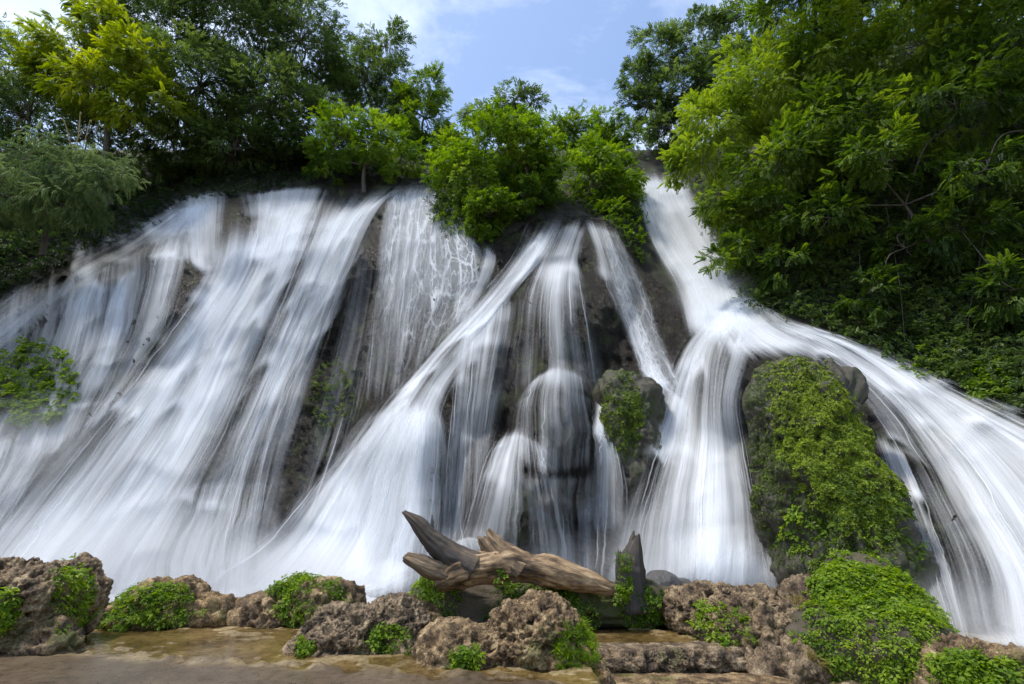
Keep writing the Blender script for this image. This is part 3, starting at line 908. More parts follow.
# ------------------------------------------------------------------ drifting spray and thin air
def vol_mat(name, dens, soft):
    m, t, out = nodes(name)
    pv = N(t, 'ShaderNodeVolumePrincipled')
    pv.inputs['Color'].default_value = (.97, .98, 1, 1)
    pv.inputs['Anisotropy'].default_value = -0.2 if soft else 0.0
    pv.inputs['Density'].default_value = dens
    if soft:
        tc = N(t, 'ShaderNodeTexCoord')
        le = N(t, 'ShaderNodeVectorMath'); le.operation = 'LENGTH'
        t.links.new(tc.outputs['Object'], le.inputs[0])
        mr = N(t, 'ShaderNodeMapRange'); mr.interpolation_type = 'SMOOTHSTEP'
        mr.inputs['From Min'].default_value = .15; mr.inputs['From Max'].default_value = 1.0; mr.inputs['To Min'].default_value = dens; mr.inputs['To Max'].default_value = 0
        t.links.new(le.outputs['Value'], mr.inputs['Value'])
        t.links.new(mr.outputs[0], pv.inputs['Density'])
    t.links.new(pv.outputs[0], out.inputs['Volume'])
    return m


def spray(px, py, Y, rx, ry, rz, dens):
    import bmesh
    bm = bmesh.new(); bmesh.ops.create_icosphere(bm, subdivisions=3, radius=1.0)
    me = bpy.data.meshes.new('spray_mist'); bm.to_mesh(me); bm.free()
    me.materials.append(vol_mat('spray_%d' % px, dens, True))
    o = bpy.data.objects.new('spray_mist', me)
    o.location = at(px, py, Y); o.scale = (rx, ry, rz)
    COL.objects.link(o)
    tag(o, kind='stuff')


spray(120, 575, 16.2, 6.5, 2.6, 2.6, .45)
spray(300, 590, 15.6, 4.5, 2.4, 1.8, .5)
spray(500, 575, 15.2, 3.6, 2.0, 1.7, .3)
spray(705, 572, 14.2, 3.4, 2.0, 2.2, .5)
spray(1010, 650, 9.6, 2.4, 1.6, 1.5, .4)
spray(20, 480, 18.2, 4.5, 2.2, 3.4, .16)
spray(720, 305, 20.5, 2.6, 1.8, 1.8, .25)


# ------------------------------------------------------------------ rocks
def ico(sub):
    import bmesh
    bm = bmesh.new()
    bmesh.ops.create_icosphere(bm, subdivisions=sub, radius=1)
    V = np.array([v.co[:] for v in bm.verts]); F = np.array([[v.index for v in f.verts] for f in bm.faces])
    bm.free()
    return norm(V), F


_ICO = {}


def vert_normals(V, F):
    fn = np.cross(V[F[:, 1]] - V[F[:, 0]], V[F[:, 2]] - V[F[:, 0]])
    n = np.zeros_like(V)
    for k in range(3):
        for a in range(3):
            n[:, a] += np.bincount(F[:, k], fn[:, a], minlength=len(V))
    return norm(n)


def rock(name, label, lumps, mat='tufa', ztop=None, sub=6, rough=1.0, seed=0, pits=1.0, cat='rock', group=None, depth_f=0.9, flute=False):
    """lumps: (px, py, rx, ry, Y) in the picture's own scale, blended into one boulder"""
    if sub not in _ICO: _ICO[sub] = ico(sub)
    D, F = _ICO[sub]
    dy = 8 if mat == 'tufa' else 0
    C = np.array([at(l[0], l[1] + dy, l[4]) for l in lumps])
    R = []
    for l in lumps:
        t = tdepth(l[0], l[1], l[4]) / FPX
        R.append((l[2] * t, (l[2] + l[3]) * 0.5 * t * depth_f, l[3] * t))
    R = np.array(R)
    vol = R.prod(1) ** 0.5
    c0 = (C * vol[:, None]).sum(0) / vol.sum()
    k = 7.0 / R.mean()

    def sdf(P):
        d = np.stack([(np.linalg.norm((P - c) / r, axis=-1) - 1) * r.min() for c, r in zip(C, R)])
        return -np.log(np.exp(np.clip(-k * d, -60, 60)).sum(0)) / k
    tmax = np.linalg.norm(C - c0, axis=1).max() + R.max() * 1.4
    ts = np.linspace(0, tmax, 26)
    hit = np.zeros(len(D))
    for t in ts:
        ins = sdf(c0 + D * t) < 0
        hit = np.where(ins, t, hit)
    lo, hi = hit, hit + ts[1]
    for _ in range(9):
        mid = (lo + hi) / 2
        ins = sdf(c0 + D * mid[:, None]) < 0
        lo = np.where(ins, mid, lo); hi = np.where(ins, hi, mid)
    V = c0 + D * lo[:, None]
    n = vert_normals(V, F)
    q = V + seed * 3.17
    st = np.array([1, 1, 0.35]) if flute else 1.0
    d = 0.22 * fbm(q * 1.3, 3, seed) + 0.13 * fbm(q * 3.2 * st, 4, seed + 5, ridged=True)
    V = V + n * (d * rough * min(1.0, R.mean() * 1.2))[:, None]
    if pits:
        n = vert_normals(V, F)
        w1 = worley(q * 5.0, seed); w2 = worley(q * 12.0, seed + 3)
        pit = -0.10 * (1 - smooth(0.1, 0.55, w1)) + 0.05 * (w1 - 0.4) - 0.04 * (1 - smooth(0.12, 0.5, w2)) + 0.045 * fbm(q * 16, 3, seed + 9, ridged=True) - 0.02 * (1 - smooth(.1, .5, worley(q * 26, seed + 6)))
        V = V + n * (pits * pit)[:, None]
    if ztop is not None:
        V[:, 2] = np.where(V[:, 2] > ztop, ztop + (V[:, 2] - ztop) * .18, V[:, 2])
    base = c0.copy(); base[2] = max(0.0, V[:, 2].min()) if V[:, 2].min() < 0.3 else V[:, 2].min()
    o = mk(name, V, F, M[mat], origin=base)
    tag(o, label, cat, group)
    return o, V, F, vert_normals(V, F)


G = 'tan tufa rocks along the pool edge'
R1 = rock('rock', 'big two-lobed brown tufa rock split by a strip of green ferns', [(20, 605, 50, 46, 8.9), (72, 592, 26, 36, 9.6), (-40, 610, 60, 55, 8.8), (50, 640, 30, 22, 8.7)], sub=7, seed=1, group=G)
R2 = rock('rock', 'low rock with a dark rounded top half hidden under ferns', [(165, 608, 44, 30, 11.2), (178, 592, 20, 16, 11.4), (215, 608, 22, 20, 11.2), (120, 618, 40, 20, 11.0)], sub=6, seed=2, group=G)
R3 = rock('rock', 'peaked tan rock wearing a cap of ferns on its pool side', [(328, 600, 36, 28, 11.0), (275, 612, 40, 24, 11.2), (305, 590, 26, 18, 11.2), (248, 616, 22, 14, 11.4)], sub=6, seed=3, group=G)
R4 = rock('rock', 'wide pitted tufa rock with one fern tuft in the middle of its face', [(345, 634, 48, 34, 9.0), (395, 622, 32, 30, 9.3), (325, 648, 32, 20, 8.8), (400, 648, 30, 20, 8.9)], sub=7, seed=4, group=G)
R5 = rock('rock', 'largest pitted tufa rock, peaked and standing nearest the path', [(535, 640, 52, 46, 8.3), (470, 655, 50, 34, 8.2), (540, 615, 24, 24, 8.5), (450, 640, 30, 20, 8.5), (575, 665, 22, 30, 8.1), (588, 684, 18, 26, 7.9)], sub=7, seed=5, group=G)
R6 = rock('rock', 'flat-topped tan rock beside the stone steps under the white curtain fall', [(715, 608, 42, 26, 10.2), (752, 602, 30, 20, 10.4), (740, 640, 40, 40, 9.6), (765, 650, 25, 40, 9.3), (690, 605, 22, 24, 10.4)], sub=7, seed=6, group=G)
R7 = rock('rock', 'brown knobbly rock next to the tall green fern mound', [(805, 600, 26, 28, 10.2), (800, 640, 36, 40, 9.5), (785, 672, 46, 34, 8.9), (830, 590, 22, 20, 10.4)], sub=7, seed=7, group=G)
R8 = rock('rock', 'low rock with bare brown crest in the corner below the running slope', [(955, 665, 40, 32, 8.2), (1000, 680, 50, 34, 7.9), (930, 680, 30, 30, 8.2), (1050, 690, 50, 30, 7.7)], sub=6, seed=8, group=G)
R9 = rock('rock', 'small tan rock wedged between two tufa rocks below the driftwood', [(408, 606, 18, 14, 10.2), (420, 612, 22, 14, 10.0)], sub=6, seed=9, group=G)
LA = rock('stone_ledge', 'upper pitted stone ledge with shallow water standing behind its lip', [(598, 650, 26, 13, 8.98), (630, 650, 34, 13, 9.0), (668, 650, 34, 13, 9.03), (704, 650, 34, 13, 9.05), (735, 650, 26, 13, 9.1)], ztop=.0, sub=7, rough=.5, seed=21, pits=.8, cat='ledge', group='stone ledges', depth_f=1.0)
LC = rock('stone_ledge', 'lower wet stone ledge at the very bottom of the steps', [(605, 674, 34, 12, 8.3), (650, 674, 40, 12, 8.3), (700, 674, 40, 12, 8.3), (750, 674, 40, 12, 8.3)], ztop=-.30, sub=7, rough=.5, seed=22, pits=.8, cat='ledge', group='stone ledges', depth_f=1.0)
MB = rock('fern_mound', 'tall bank of rock overgrown with bright ferns beneath the mossy boulder', [(860, 620, 52, 44, 9.8), (890, 660, 66, 48, 8.9), (830, 660, 44, 40, 9.0), (860, 585, 34, 26, 10.6), (900, 625, 36, 36, 9.6)], mat='mud', sub=6, seed=10, pits=0.4, cat='mound')
LB = rock('earth_bank', 'dark leafy root bank carrying the driftwood log', [(450, 602, 36, 34, 10.9), (500, 606, 44, 24, 11.1), (565, 604, 50, 26, 11.1), (635, 606, 36, 24, 10.9), (665, 608, 26, 18, 10.9)], mat='mud', sub=6, seed=11, pits=0.6, cat='bank')
GR = rock('rock', 'smooth wet grey rock at the foot of the white curtain', [(662, 586, 20, 15, 12.2), (655, 590, 14, 12, 12.0), (682, 588, 12, 9, 12.3)], mat='wet', sub=6, rough=.5, seed=12, pits=0.0, group='wet grey rocks in the falling water')
SB = rock('mossy_boulder', 'small boulder with a mossy flank and wet dark side in mid fall', [(620, 396, 24, 24, 17.2), (638, 408, 24, 28, 17.1), (642, 445, 22, 42, 17.0), (616, 440, 20, 48, 17.1), (650, 400, 12, 20, 17.3), (630, 485, 20, 40, 16.9)], mat='moss_rock', sub=6, flute=True, rough=1.0, seed=16, pits=.4, cat='boulder')
BB = rock('mossy_boulder', 'huge boulder with a thick bright green moss coat', [(783, 385, 20, 20, 13.4), (815, 384, 26, 22, 13.3), (842, 392, 15, 16, 13.2), (796, 400, 38, 30, 13.0), (774, 442, 14, 46, 13.3), (812, 440, 46, 56, 12.6), (830, 500, 56, 60, 12.2), (850, 560, 56, 56, 11.8), (800, 520, 30, 60, 12.4), (880, 580, 46, 50, 11.6)],
          mat='moss_rock', sub=7, rough=1.5, seed=17, pits=.5, cat='boulder', flute=True)


# ------------------------------------------------------------------ leaves: small folded blades set on twigs, twigs set on crowns
def leaf(p, d, up, l, w):
    """4 vertices, 2 triangles"""
    d = norm(np.asarray(d, float)); s = norm(np.cross(d, up)); n = np.cross(s, d)
    p = np.asarray(p, float)
    return np.array([p, p + d * l * 0.45 + s * w * 0.5 + n * w * 0.18, p + d * l - n * l * 0.12, p + d * l * 0.45 - s * w * 0.5 + n * w * 0.18])


def template(kind, seed):
    r = np.random.default_rng(seed)
    L_ = []
    if kind == 'twig':
        n = 11
        for i in range(n):
            x = (i + 0.6) / n
            sg = 1 if i % 2 else -1
            a = sg * r.uniform(0.6, 1.1) * (1 - 0.5 * x)
            d = np.array([math.cos(a), math.sin(a), r.uniform(-0.5, 0.15)])
            L_.append(leaf((x * 0.75, sg * 0.02, -0.12 * x * x + r.normal(0, .03)), d, (r.normal(0, .35), r.normal(0, .35), 1), r.uniform(.26, .38), r.uniform(.11, .16)))
    elif kind == 'broad':
        n = 8
        for i in range(n):
            x = (i + 0.6) / n
            a = (1 if i % 2 else -1) * r.uniform(0.5, 1.2)
            d = np.array([math.cos(a), math.sin(a), r.uniform(-0.7, 0.1)])
            L_.append(leaf((x * 0.6, 0, r.normal(0, .05)), d, (r.normal(0, .4), r.normal(0, .4), 1), r.uniform(.36, .5), r.uniform(.17, .24)))
    elif kind == 'frond':
        n = 9
        for i in range(n):
            x = (i + 0.8) / n
            z = -0.28 * x * x
            for sg in (-1, 1):
                a = sg * (1.15 - 0.45 * x)
                L_.append(leaf((x * 0.85, 0, z), (math.cos(a), math.sin(a), -0.35 * x - .1 + r.normal(0, .08)), (r.normal(0, .15), r.normal(0, .15), 1), .24 * (1.1 - 0.5 * abs(x - .4)), .115))
        L_.append(leaf((.85, 0, -.25), (1, 0, -.5), (0, 0, 1), .2, .08))
    elif kind == 'droop':
        n = 16
        for i in range(n):
            x = (i + 0.5) / n
            a = (1 if i % 2 else -1) * r.uniform(0.4, 0.9)
            L_.append(leaf((x * 0.8, 0, -0.35 * x * x), (math.cos(a), math.sin(a), -0.5 - .5 * x), (r.normal(0, .3), r.normal(0, .3), 1), r.uniform(.26, .36), .055))
    elif kind == 'rosette':
        n = 9
        for i in range(n):
            a = i * 2.4 + r.uniform(-.3, .3)
            e = r.uniform(0.15, 1.1)
            x = r.uniform(.1, .5)
            d = np.array([math.cos(a) * math.cos(e), math.sin(a) * math.cos(e), math.sin(e)])
            p = d * x + np.array([0, 0, r.uniform(0, .25)])
            L_.append(leaf(p, d * np.array([1, 1, .25]) + np.array([0, 0, -.1]), (r.normal(0, .3), r.normal(0, .3), 1), r.uniform(.4, .55), r.uniform(.26, .36)))
    elif kind == 'fernlet':
        for j in range(5):
            a = j * 1.257 + r.uniform(-.3, .3)
            e = r.uniform(.5, 1.1)
            for i in range(6):
                x = (i + 1) / 6
                c = np.array([math.cos(a) * x * .8, math.sin(a) * x * .8, math.sin(e) * x - .65 * x * x])
                for sg in (-1, 1):
                    b = a + sg * 1.2
                    L_.append(leaf(c, (math.cos(b), math.sin(b), -.2), (math.cos(a) * .3, math.sin(a) * .3, 1), .30 * (1.15 - x * .8), .13))
    elif kind == 'blade':
        for j in range(7):
            a = r.uniform(0, 6.28); e = r.uniform(.9, 1.4)
            d0 = np.array([math.cos(a) * math.cos(e), math.sin(a) * math.cos(e), math.sin(e)])
            L_.append(leaf(d0 * 0, d0, (math.cos(a), math.sin(a), .3), .6, .07))
            L_.append(leaf(d0 * .4, d0 + np.array([math.cos(a) * .6, math.sin(a) * .6, -.6]), (0, 0, 1), .5, .06))
    elif kind == 'moss':
        for j in range(5):
            a = r.uniform(0, 6.28)
            d = np.array([math.cos(a), math.sin(a), r.uniform(.1, .8)])
            L_.append(leaf(d * .15, d, (r.normal(0, .3), r.normal(0, .3), 1), .7, .5))
    return np.array(L_)      # leaves x 4 x 3


TPL = {k: [template(k, s) for s in (1, 2, 3, 4)] for k in ('twig', 'broad', 'frond', 'droop', 'rosette', 'fernlet', 'blade', 'moss')}


def instance(kind, P, Dx, Up, sc, tint, r):
    """copies of a leaf spray baked into arrays; Dx = twig direction"""
    Vs, Ts = [], []
    which = r.integers(0, 4, len(P))
    for k in range(4):
        s = which == k
        if not s.any(): continue
        T = TPL[kind][k]
        nl = len(T)
        x = norm(Dx[s]); y = norm(np.cross(Up[s], x)); z = np.cross(x, y)
        Rm = np.stack([x, y, z], 1)                                    # n x axis x 3
        W = np.einsum('vk,nkc->nvc', T.reshape(-1, 3), Rm) * sc[s][:, None, None] + P[s][:, None]
        Vs.append(W.reshape(-1, 3))
        tt = tint[s][:, None] + r.normal(0, .12, (s.sum(), nl))
        Ts.append(np.repeat(np.clip(tt, 0, 1).ravel(), 4))
    V = np.vstack(Vs); t = np.concatenate(Ts)
    q = np.arange(0, len(V), 4)
    F = np.vstack([np.stack([q, q + 1, q + 2], 1), np.stack([q, q + 2, q + 3], 1)])
    return V, F, t


def upright(axis, r):
    """frames whose z follows axis; returns (x dir, up)"""
    a = norm(axis)
    h = norm(np.cross(a, norm(r.normal(size=a.shape))))
    return h, a


def crown_points(clumps, dens, r, droop=0.25, flat=0.55, nsub=1.0):
    Ps, Ds, Us, Ts, tips = [], [], [], [], []
    for (px, py, rx, ry, Y, *tx) in clumps:
        tx = tx[0] if tx else 0.0
        c = at(px, py, Y)
        t = tdepth(px, py, Y) / FPX
        R = np.array([rx * t, (rx + ry) * .5 * t, ry * t * 1.05])
        area = math.pi * R[0] * R[2]
        n = int(dens * area)
        ns = int((8 + 2.2 * area) * nsub)
        sd = norm(r.normal(size=(ns, 3)))
        sr = r.uniform(.35, 1.0, (ns, 1)) ** .7
        sc_ = c + sd * R * sr
        srad = r.uniform(.20, .42, ns) * R.mean()
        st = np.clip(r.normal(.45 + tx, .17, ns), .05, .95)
        k = r.integers(0, ns, n)
        q = norm(r.normal(size=(n, 3))) * (r.uniform(0, 1, (n, 1)) ** .45)
        P = sc_[k] + q * srad[k][:, None] * np.array([1, 1, flat])
        out = norm((P - c) / R)
        D = norm(out * .8 + q * .5 + r.normal(0, .4, (n, 3)) + np.array([0, 0, -droop]))
        U = norm(np.array([0, 0, 1.0]) + out * .35 + r.normal(0, .35, (n, 3)))
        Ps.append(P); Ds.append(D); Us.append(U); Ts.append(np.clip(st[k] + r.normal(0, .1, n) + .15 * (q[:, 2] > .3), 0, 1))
        tips.append((c, R, sc_[r.permutation(ns)[:max(3, ns // 4)]]))
    return np.vstack(Ps), np.vstack(Ds), np.vstack(Us), np.concatenate(Ts), tips


def tree(name, label, clumps, base, kind='twig', mat='leaf_mid', scale=.6, dens=38, droop=.25, trunk_r=.22, seed=0, group=None, cat='tree', flat=.55, trunk=True, parts=('trunk', 'crown'), via=None):
    r = np.random.default_rng(seed + 500)
    P, D, U, T, tips = crown_points(clumps, dens, r, droop, flat)
    base = np.array(base, float)
    root = empty(name, base)
    tag(root, label, cat, group)
    V, F, t = instance(kind, P, D, U, scale * r.uniform(.75, 1.25, len(P)), T, r)
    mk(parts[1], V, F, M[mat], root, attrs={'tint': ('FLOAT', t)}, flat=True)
    cen = np.mean([c for c, _, _ in tips], 0)
    fork = base + (cen - base) * .55 if via is None else np.array(via)
    limbs = [tube([base - np.array([0, 0, .4]), base * .6 + fork * .4 + r.normal(0, .12, 3) * trunk_r * 4, fork], [trunk_r * 1.2, trunk_r, trunk_r * .75], 10, rough=.15, seed=seed)]
    joint, jr = [fork], [trunk_r * .7]
    for c, R, sub in sorted(tips, key=lambda q: np.linalg.norm(q[0] - fork)):
        k = int(np.argmin([np.linalg.norm(j - c) + .25 * np.linalg.norm(j - fork) for j in joint]))
        j, w = joint[k], jr[k]
        mid = j * .5 + c * .5 + r.normal(0, .16, 3) * R.mean() + np.array([0, 0, .12 * R.mean()])
        m2 = j * .2 + c * .8 + r.normal(0, .12, 3) * R.mean()
        limbs.append(tube([j, mid, m2, c], [w * .8, w * .62, w * .5, w * .42], 7, 16, rough=.15, seed=seed + 1))
        joint.append(c); jr.append(max(.03, w * .55))
        for s in sub:
            limbs.append(tube([c, c * .6 + s * .4 + r.normal(0, .1, 3) * R.mean(), c * .25 + s * .75 + r.normal(0, .08, 3) * R.mean(), s], [w * .34, w * .22, w * .14, .01], 5))
    V, F = merge(limbs)
    mk(parts[0], V, F, M['bark'], root)
    return root


TG = 'trees above the falls'
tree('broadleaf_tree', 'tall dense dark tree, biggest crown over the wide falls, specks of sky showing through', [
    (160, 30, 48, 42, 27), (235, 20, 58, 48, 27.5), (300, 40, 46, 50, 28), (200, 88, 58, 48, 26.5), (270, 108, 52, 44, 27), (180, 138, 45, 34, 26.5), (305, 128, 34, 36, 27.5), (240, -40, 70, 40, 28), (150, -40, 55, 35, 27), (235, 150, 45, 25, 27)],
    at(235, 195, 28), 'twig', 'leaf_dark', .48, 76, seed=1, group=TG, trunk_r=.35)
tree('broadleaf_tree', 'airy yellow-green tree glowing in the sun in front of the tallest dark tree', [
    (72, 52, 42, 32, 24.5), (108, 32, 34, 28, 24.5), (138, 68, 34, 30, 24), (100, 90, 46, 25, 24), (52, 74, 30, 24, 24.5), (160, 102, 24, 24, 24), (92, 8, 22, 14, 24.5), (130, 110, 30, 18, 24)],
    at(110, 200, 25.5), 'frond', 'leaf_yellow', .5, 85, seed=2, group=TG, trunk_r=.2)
tree('broadleaf_tree', 'dark leafy tree at the edge behind the drooping bush', [
    (8, 72, 40, 34, 26), (30, 115, 48, 34, 26), (-50, 60, 55, 50, 26), (88, 138, 42, 24, 26), (-40, 130, 50, 40, 26), (130, 165, 40, 24, 26.5)],
    at(20, 215, 27), 'twig', 'leaf_dark', .45, 60, seed=3, group=TG)
tree('weeping_bush', 'blue-green bush of fine drooping leaves on the bank above the thin falls', [
    (50, 176, 56, 36, 20.5), (95, 188, 34, 32, 20.5), (15, 200, 46, 32, 20), (-50, 195, 50, 45, 20), (105, 168, 24, 20, 21), (60, 205, 40, 22, 20.2)],
    at(45, 248, 21.5), 'droop', 'leaf_blue', .5, 75, droop=.7, seed=4, cat='bush', trunk_r=.12, parts=('stems', 'foliage'))
tree('broadleaf_tree', 'slim dark tree with two round heads against the sky', [
    (385, 46, 25, 20, 32), (366, 80, 32, 28, 32), (398, 82, 22, 26, 32), (345, 60, 20, 26, 32), (335, 100, 25, 30, 31), (395, 110, 20, 20, 32)],
    at(378, 165, 33), 'twig', 'leaf_dark', .5, 60, seed=5, group=TG)
tree('broadleaf_tree', 'fresh green tree with soft upright crown beside the slim two-headed tree', [
    (428, 90, 22, 22, 31), (425, 118, 27, 24, 31), (408, 110, 16, 22, 31.5), (440, 138, 20, 15, 31), (405, 138, 20, 16, 31)],
    at(425, 170, 32), 'twig', 'leaf_mid', .48, 64, seed=6, group=TG)
tree('round_bush', 'rounded light green bush sitting on the cliff edge over silky falls', [
    (345, 140, 34, 28, 26), (385, 145, 34, 28, 26), (365, 126, 34, 16, 26), (330, 160, 26, 18, 26), (400, 162, 22, 16, 25.8)],
    at(365, 188, 26.3), 'twig', 'leaf_bright', .42, 70, seed=7, cat='bush', trunk_r=.12, parts=('stems', 'foliage'))
tree('leafy_bush', 'largest bush with broad glossy leaves, hanging over the central cliff', [
    (500, 150, 54, 36, 23.6), (468, 182, 36, 38, 23.3), (528, 166, 34, 34, 23.5), (486, 216, 32, 26, 22.8), (452, 152, 22, 22, 24), (545, 148, 18, 20, 23.8), (512, 124, 34, 16, 24.2), (520, 195, 26, 20, 23.2), (548, 185, 14, 14, 23.4)],
    at(500, 238, 24.2), 'broad', 'leaf_bright', .40, 80, seed=8, cat='bush', trunk_r=.15, parts=('stems', 'foliage'))
tree('distant_tree', 'small far tree peeking over the largest bush', [
    (516, 99, 26, 13, 45), (500, 108, 20, 10, 45), (530, 105, 16, 10, 45)], at(515, 150, 46), 'twig', 'leaf_dark', .9, 16, seed=9, group='far trees on the skyline')
tree('distant_tree', 'faint low far tree left of the peeking one', [
    (480, 110, 16, 9, 47), (468, 116, 12, 8, 47)], at(478, 150, 48), 'twig', 'leaf_dark', .9, 16, seed=10, group='far trees on the skyline')
tree('broadleaf_tree', 'rounded mid-green tree behind the bright bush by the chute', [
    (572, 130, 26, 20, 36), (590, 140, 22, 20, 36), (556, 142, 18, 18, 36)], at(575, 175, 36.5), 'twig', 'leaf_mid', .5, 56, seed=11, group=TG)
tree('broadleaf_tree', 'pale green tree between the rounded tree and the tall dark one', [
    (612, 128, 24, 17, 34), (602, 145, 22, 16, 34), (630, 142, 20, 18, 34)], at(615, 175, 34.5), 'twig', 'leaf_bright', .5, 56, seed=12, group=TG)
tree('hanging_bush', 'bright feathery bush hanging on the cliff left of the chute', [
    (604, 165, 30, 20, 25), (596, 188, 26, 20, 24.8), (618, 198, 20, 20, 24.5), (592, 155, 18, 14, 25), (628, 175, 16, 14, 25), (610, 216, 16, 14, 24.2)],
    at(606, 222, 25.2), 'frond', 'leaf_bright', .42, 80, seed=13, cat='bush', trunk_r=.12, parts=('stems', 'foliage'))
tree('broadleaf_tree', 'tall dark tree on the skyline above the chute', [
    (660, 55, 30, 26, 29), (682, 95, 36, 32, 29), (648, 108, 24, 24, 29), (704, 40, 38, 22, 29), (640, 78, 18, 22, 29), (725, 68, 36, 32, 28), (668, 130, 26, 18, 28.5), (740, 25, 30, 18, 28)],
    at(680, 172, 30), 'twig', 'leaf_dark', .5, 64, seed=14, group=TG, trunk_r=.3)
bigr = tree('overhanging_tree', 'huge feathery tree leaning over the chute, bare limbs showing in its shade', [
    (716, 128, 44, 38, 20, .42), (702, 163, 34, 30, 20, .42), (765, 88, 54, 48, 19, .35), (742, 222, 28, 26, 19.5, .15), (722, 200, 26, 22, 19.5, .2), (828, 62, 66, 44, 18, .22), (845, 125, 60, 42, 17), (780, 165, 52, 42, 18.2), (920, 45, 66, 42, 16, .1),  # trailing value paints clump tint: lighter where sunlit, darker where shaded
    (955, 105, 66, 40, 15, -.1), (1010, 50, 66, 52, 14.5, -.1), (880, 160, 50, 26, 15.5, -.15), (830, -90, 110, 60, 15), (1000, -110, 130, 70, 12), (1150, -20, 110, 90, 12), (765, 212, 36, 26, 18.8), (1060, 130, 60, 50, 14, -.2), (800, 18, 56, 36, 19), (880, 0, 60, 36, 18), (985, 170, 50, 26, 14, -.3), (830, 218, 46, 24, 17.6, -.1), (905, 248, 40, 20, 16.4, -.25), (962, 232, 46, 28, 15.4, -.25), (1015, 290, 40, 30, 14.3, -.25), (868, 292, 36, 20, 16.3, -.3), (790, 265, 30, 20, 18.2, -.15), (716, 262, 16, 10, 19), (750, 250, 22, 18, 19)],  # clumps out of view overhead are added to shade the bank
    at(938, 255, 16.9), 'frond', 'leaf_mid', .38, 105, seed=15, trunk_r=.075, via=at(905, 205, 16.4))
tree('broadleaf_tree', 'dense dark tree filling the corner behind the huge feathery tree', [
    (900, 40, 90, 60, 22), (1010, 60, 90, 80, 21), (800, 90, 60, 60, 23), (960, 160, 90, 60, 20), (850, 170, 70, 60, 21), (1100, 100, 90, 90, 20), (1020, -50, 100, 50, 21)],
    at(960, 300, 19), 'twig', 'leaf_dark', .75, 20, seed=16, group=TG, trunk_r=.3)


# ------------------------------------------------------------------ undergrowth on the banks
def scatter(name, sel, n, kind, mat, sc, seed, lift=.15, droop=.3):
    r = np.random.default_rng(seed)
    idx = np.flatnonzero(sel.ravel())
    k = r.choice(idx, n)
    P = RV.reshape(-1, 3)[k] + r.normal(0, .22, (n, 3)) + np.array([0, -lift, lift * .5])
    D = norm(np.array([0, -.7, .1]) + r.normal(0, .6, (n, 3)) + np.array([0, 0, -droop]))
    U = norm(np.array([0, -.3, 1]) + r.normal(0, .35, (n, 3)))
    tn = np.clip(.42 + .35 * fbm(P * .7, 3, seed) + r.normal(0, .12, n), 0, 1)
    V, F, t = instance(kind, P, D, U, sc * r.uniform(.6, 1.4, n), tn, r)
    o = mk(name, V, F, M[mat], attrs={'tint': ('FLOAT', t)}, flat=True)
    return tag(o, kind='stuff')


WL = water_line(RPX)
tag(scatter('undergrowth', (RPY < WL + np.interp(RPX, [0, 150, 210], [26, 16, 8])) & (RPY > WL - 45) & (RPX < 445), 8500, 'twig', 'leaf_shade', .42, 6), 'low plants coloured as shaded along the lip of the wide falls', 'undergrowth')
above = RPY < WL - 4
tag(scatter('undergrowth', above & (RPX < 450) & (RPY > 150), 5200, 'twig', 'leaf_dark', .5, 1), 'dark leafy undergrowth on the bank above the wide falls', 'undergrowth')
tag(scatter('undergrowth', (RPY < WL + 2) & (RPX > 430) & (RPX < 640) & (RPY > 150), 3600, 'twig', 'leaf_mid', .45, 2), 'green undergrowth along the crest of the middle cliff', 'undergrowth')
tag(scatter('undergrowth', (RPY < WL + 6) & (RPX > 640) & (RPX < 765) & (RPY > np.interp(RPX, [640, 690, 760], [150, 170, 200])) & (RPX > np.interp(RPY, [150, 310], [672, 742])), 1500, 'twig', 'leaf_dark', .4, 7), 'leafy growth along the side of the high chute', 'undergrowth')
tag(scatter('undergrowth', above & (RPX > 740) & (RPX < 1200) & (RPY > 170), 14000, 'broad', 'leaf_dark', .32, 3), 'dark shaded ground plants covering the steep bank beside the running slope', 'undergrowth')


def plants(name, label, P, nrm, n, kind, mat, sc, seed, cat='fern', group=None, upw=.7, tint=.5, parent=None):
    r = np.random.default_rng(seed + 900)
    wt_ = 1 + np.clip(1.4 * fbm(P * 3.5, 3, seed + 2), -.8, 2)
    k = r.choice(len(P), n, p=wt_ / wt_.sum())
    A = norm(nrm[k] * (1 - upw * .5) + np.array([0, 0, upw]) + r.normal(0, .25, (n, 3)))
    x, u = upright(A, r)
    Q = P[k] + r.normal(0, .015, (n, 3))
    tn = np.clip(tint + .45 * fbm(Q * 3.5, 3, seed) + r.normal(0, .12, n), 0, 1)
    V, F, t = instance(kind, Q, x, u, sc * r.uniform(.5, 1.0, n) ** 1.0 * np.where(r.uniform(size=n) < .18, 1.8, 1.15), tn, r)
    if parent is not None:
        return mk(name, V, F, M[mat], parent, attrs={'tint': ('FLOAT', t)}, flat=True)
    o = mk(name, V, F, M[mat], origin=Q.mean(0) - np.array([0, 0, .1]), attrs={'tint': ('FLOAT', t)}, flat=True)
    return tag(o, label, cat, group)


def patch(rk, px, py, rx, ry, rot=0.0):
    """surface points of a rock within a patch on its near side"""
    _, V, F, nn = rk
    x, y = project(V)
    c, s = math.cos(rot), math.sin(rot)
    dx, dy = x - px, y - py
    u, v = (dx * c + dy * s) / rx, (-dx * s + dy * c) / ry
    edge = 1 + .9 * fbm(V * 5, 3, 77)
    vis = (nn * norm(V - np.array([0, 0, CAM_Z]))).sum(1) < .32
    sel = (u * u + v * v < edge) & vis
    if sel.sum() < 5:
        print('EMPTY PATCH', px, py)
        sel = vis
    return V[sel], nn[sel]


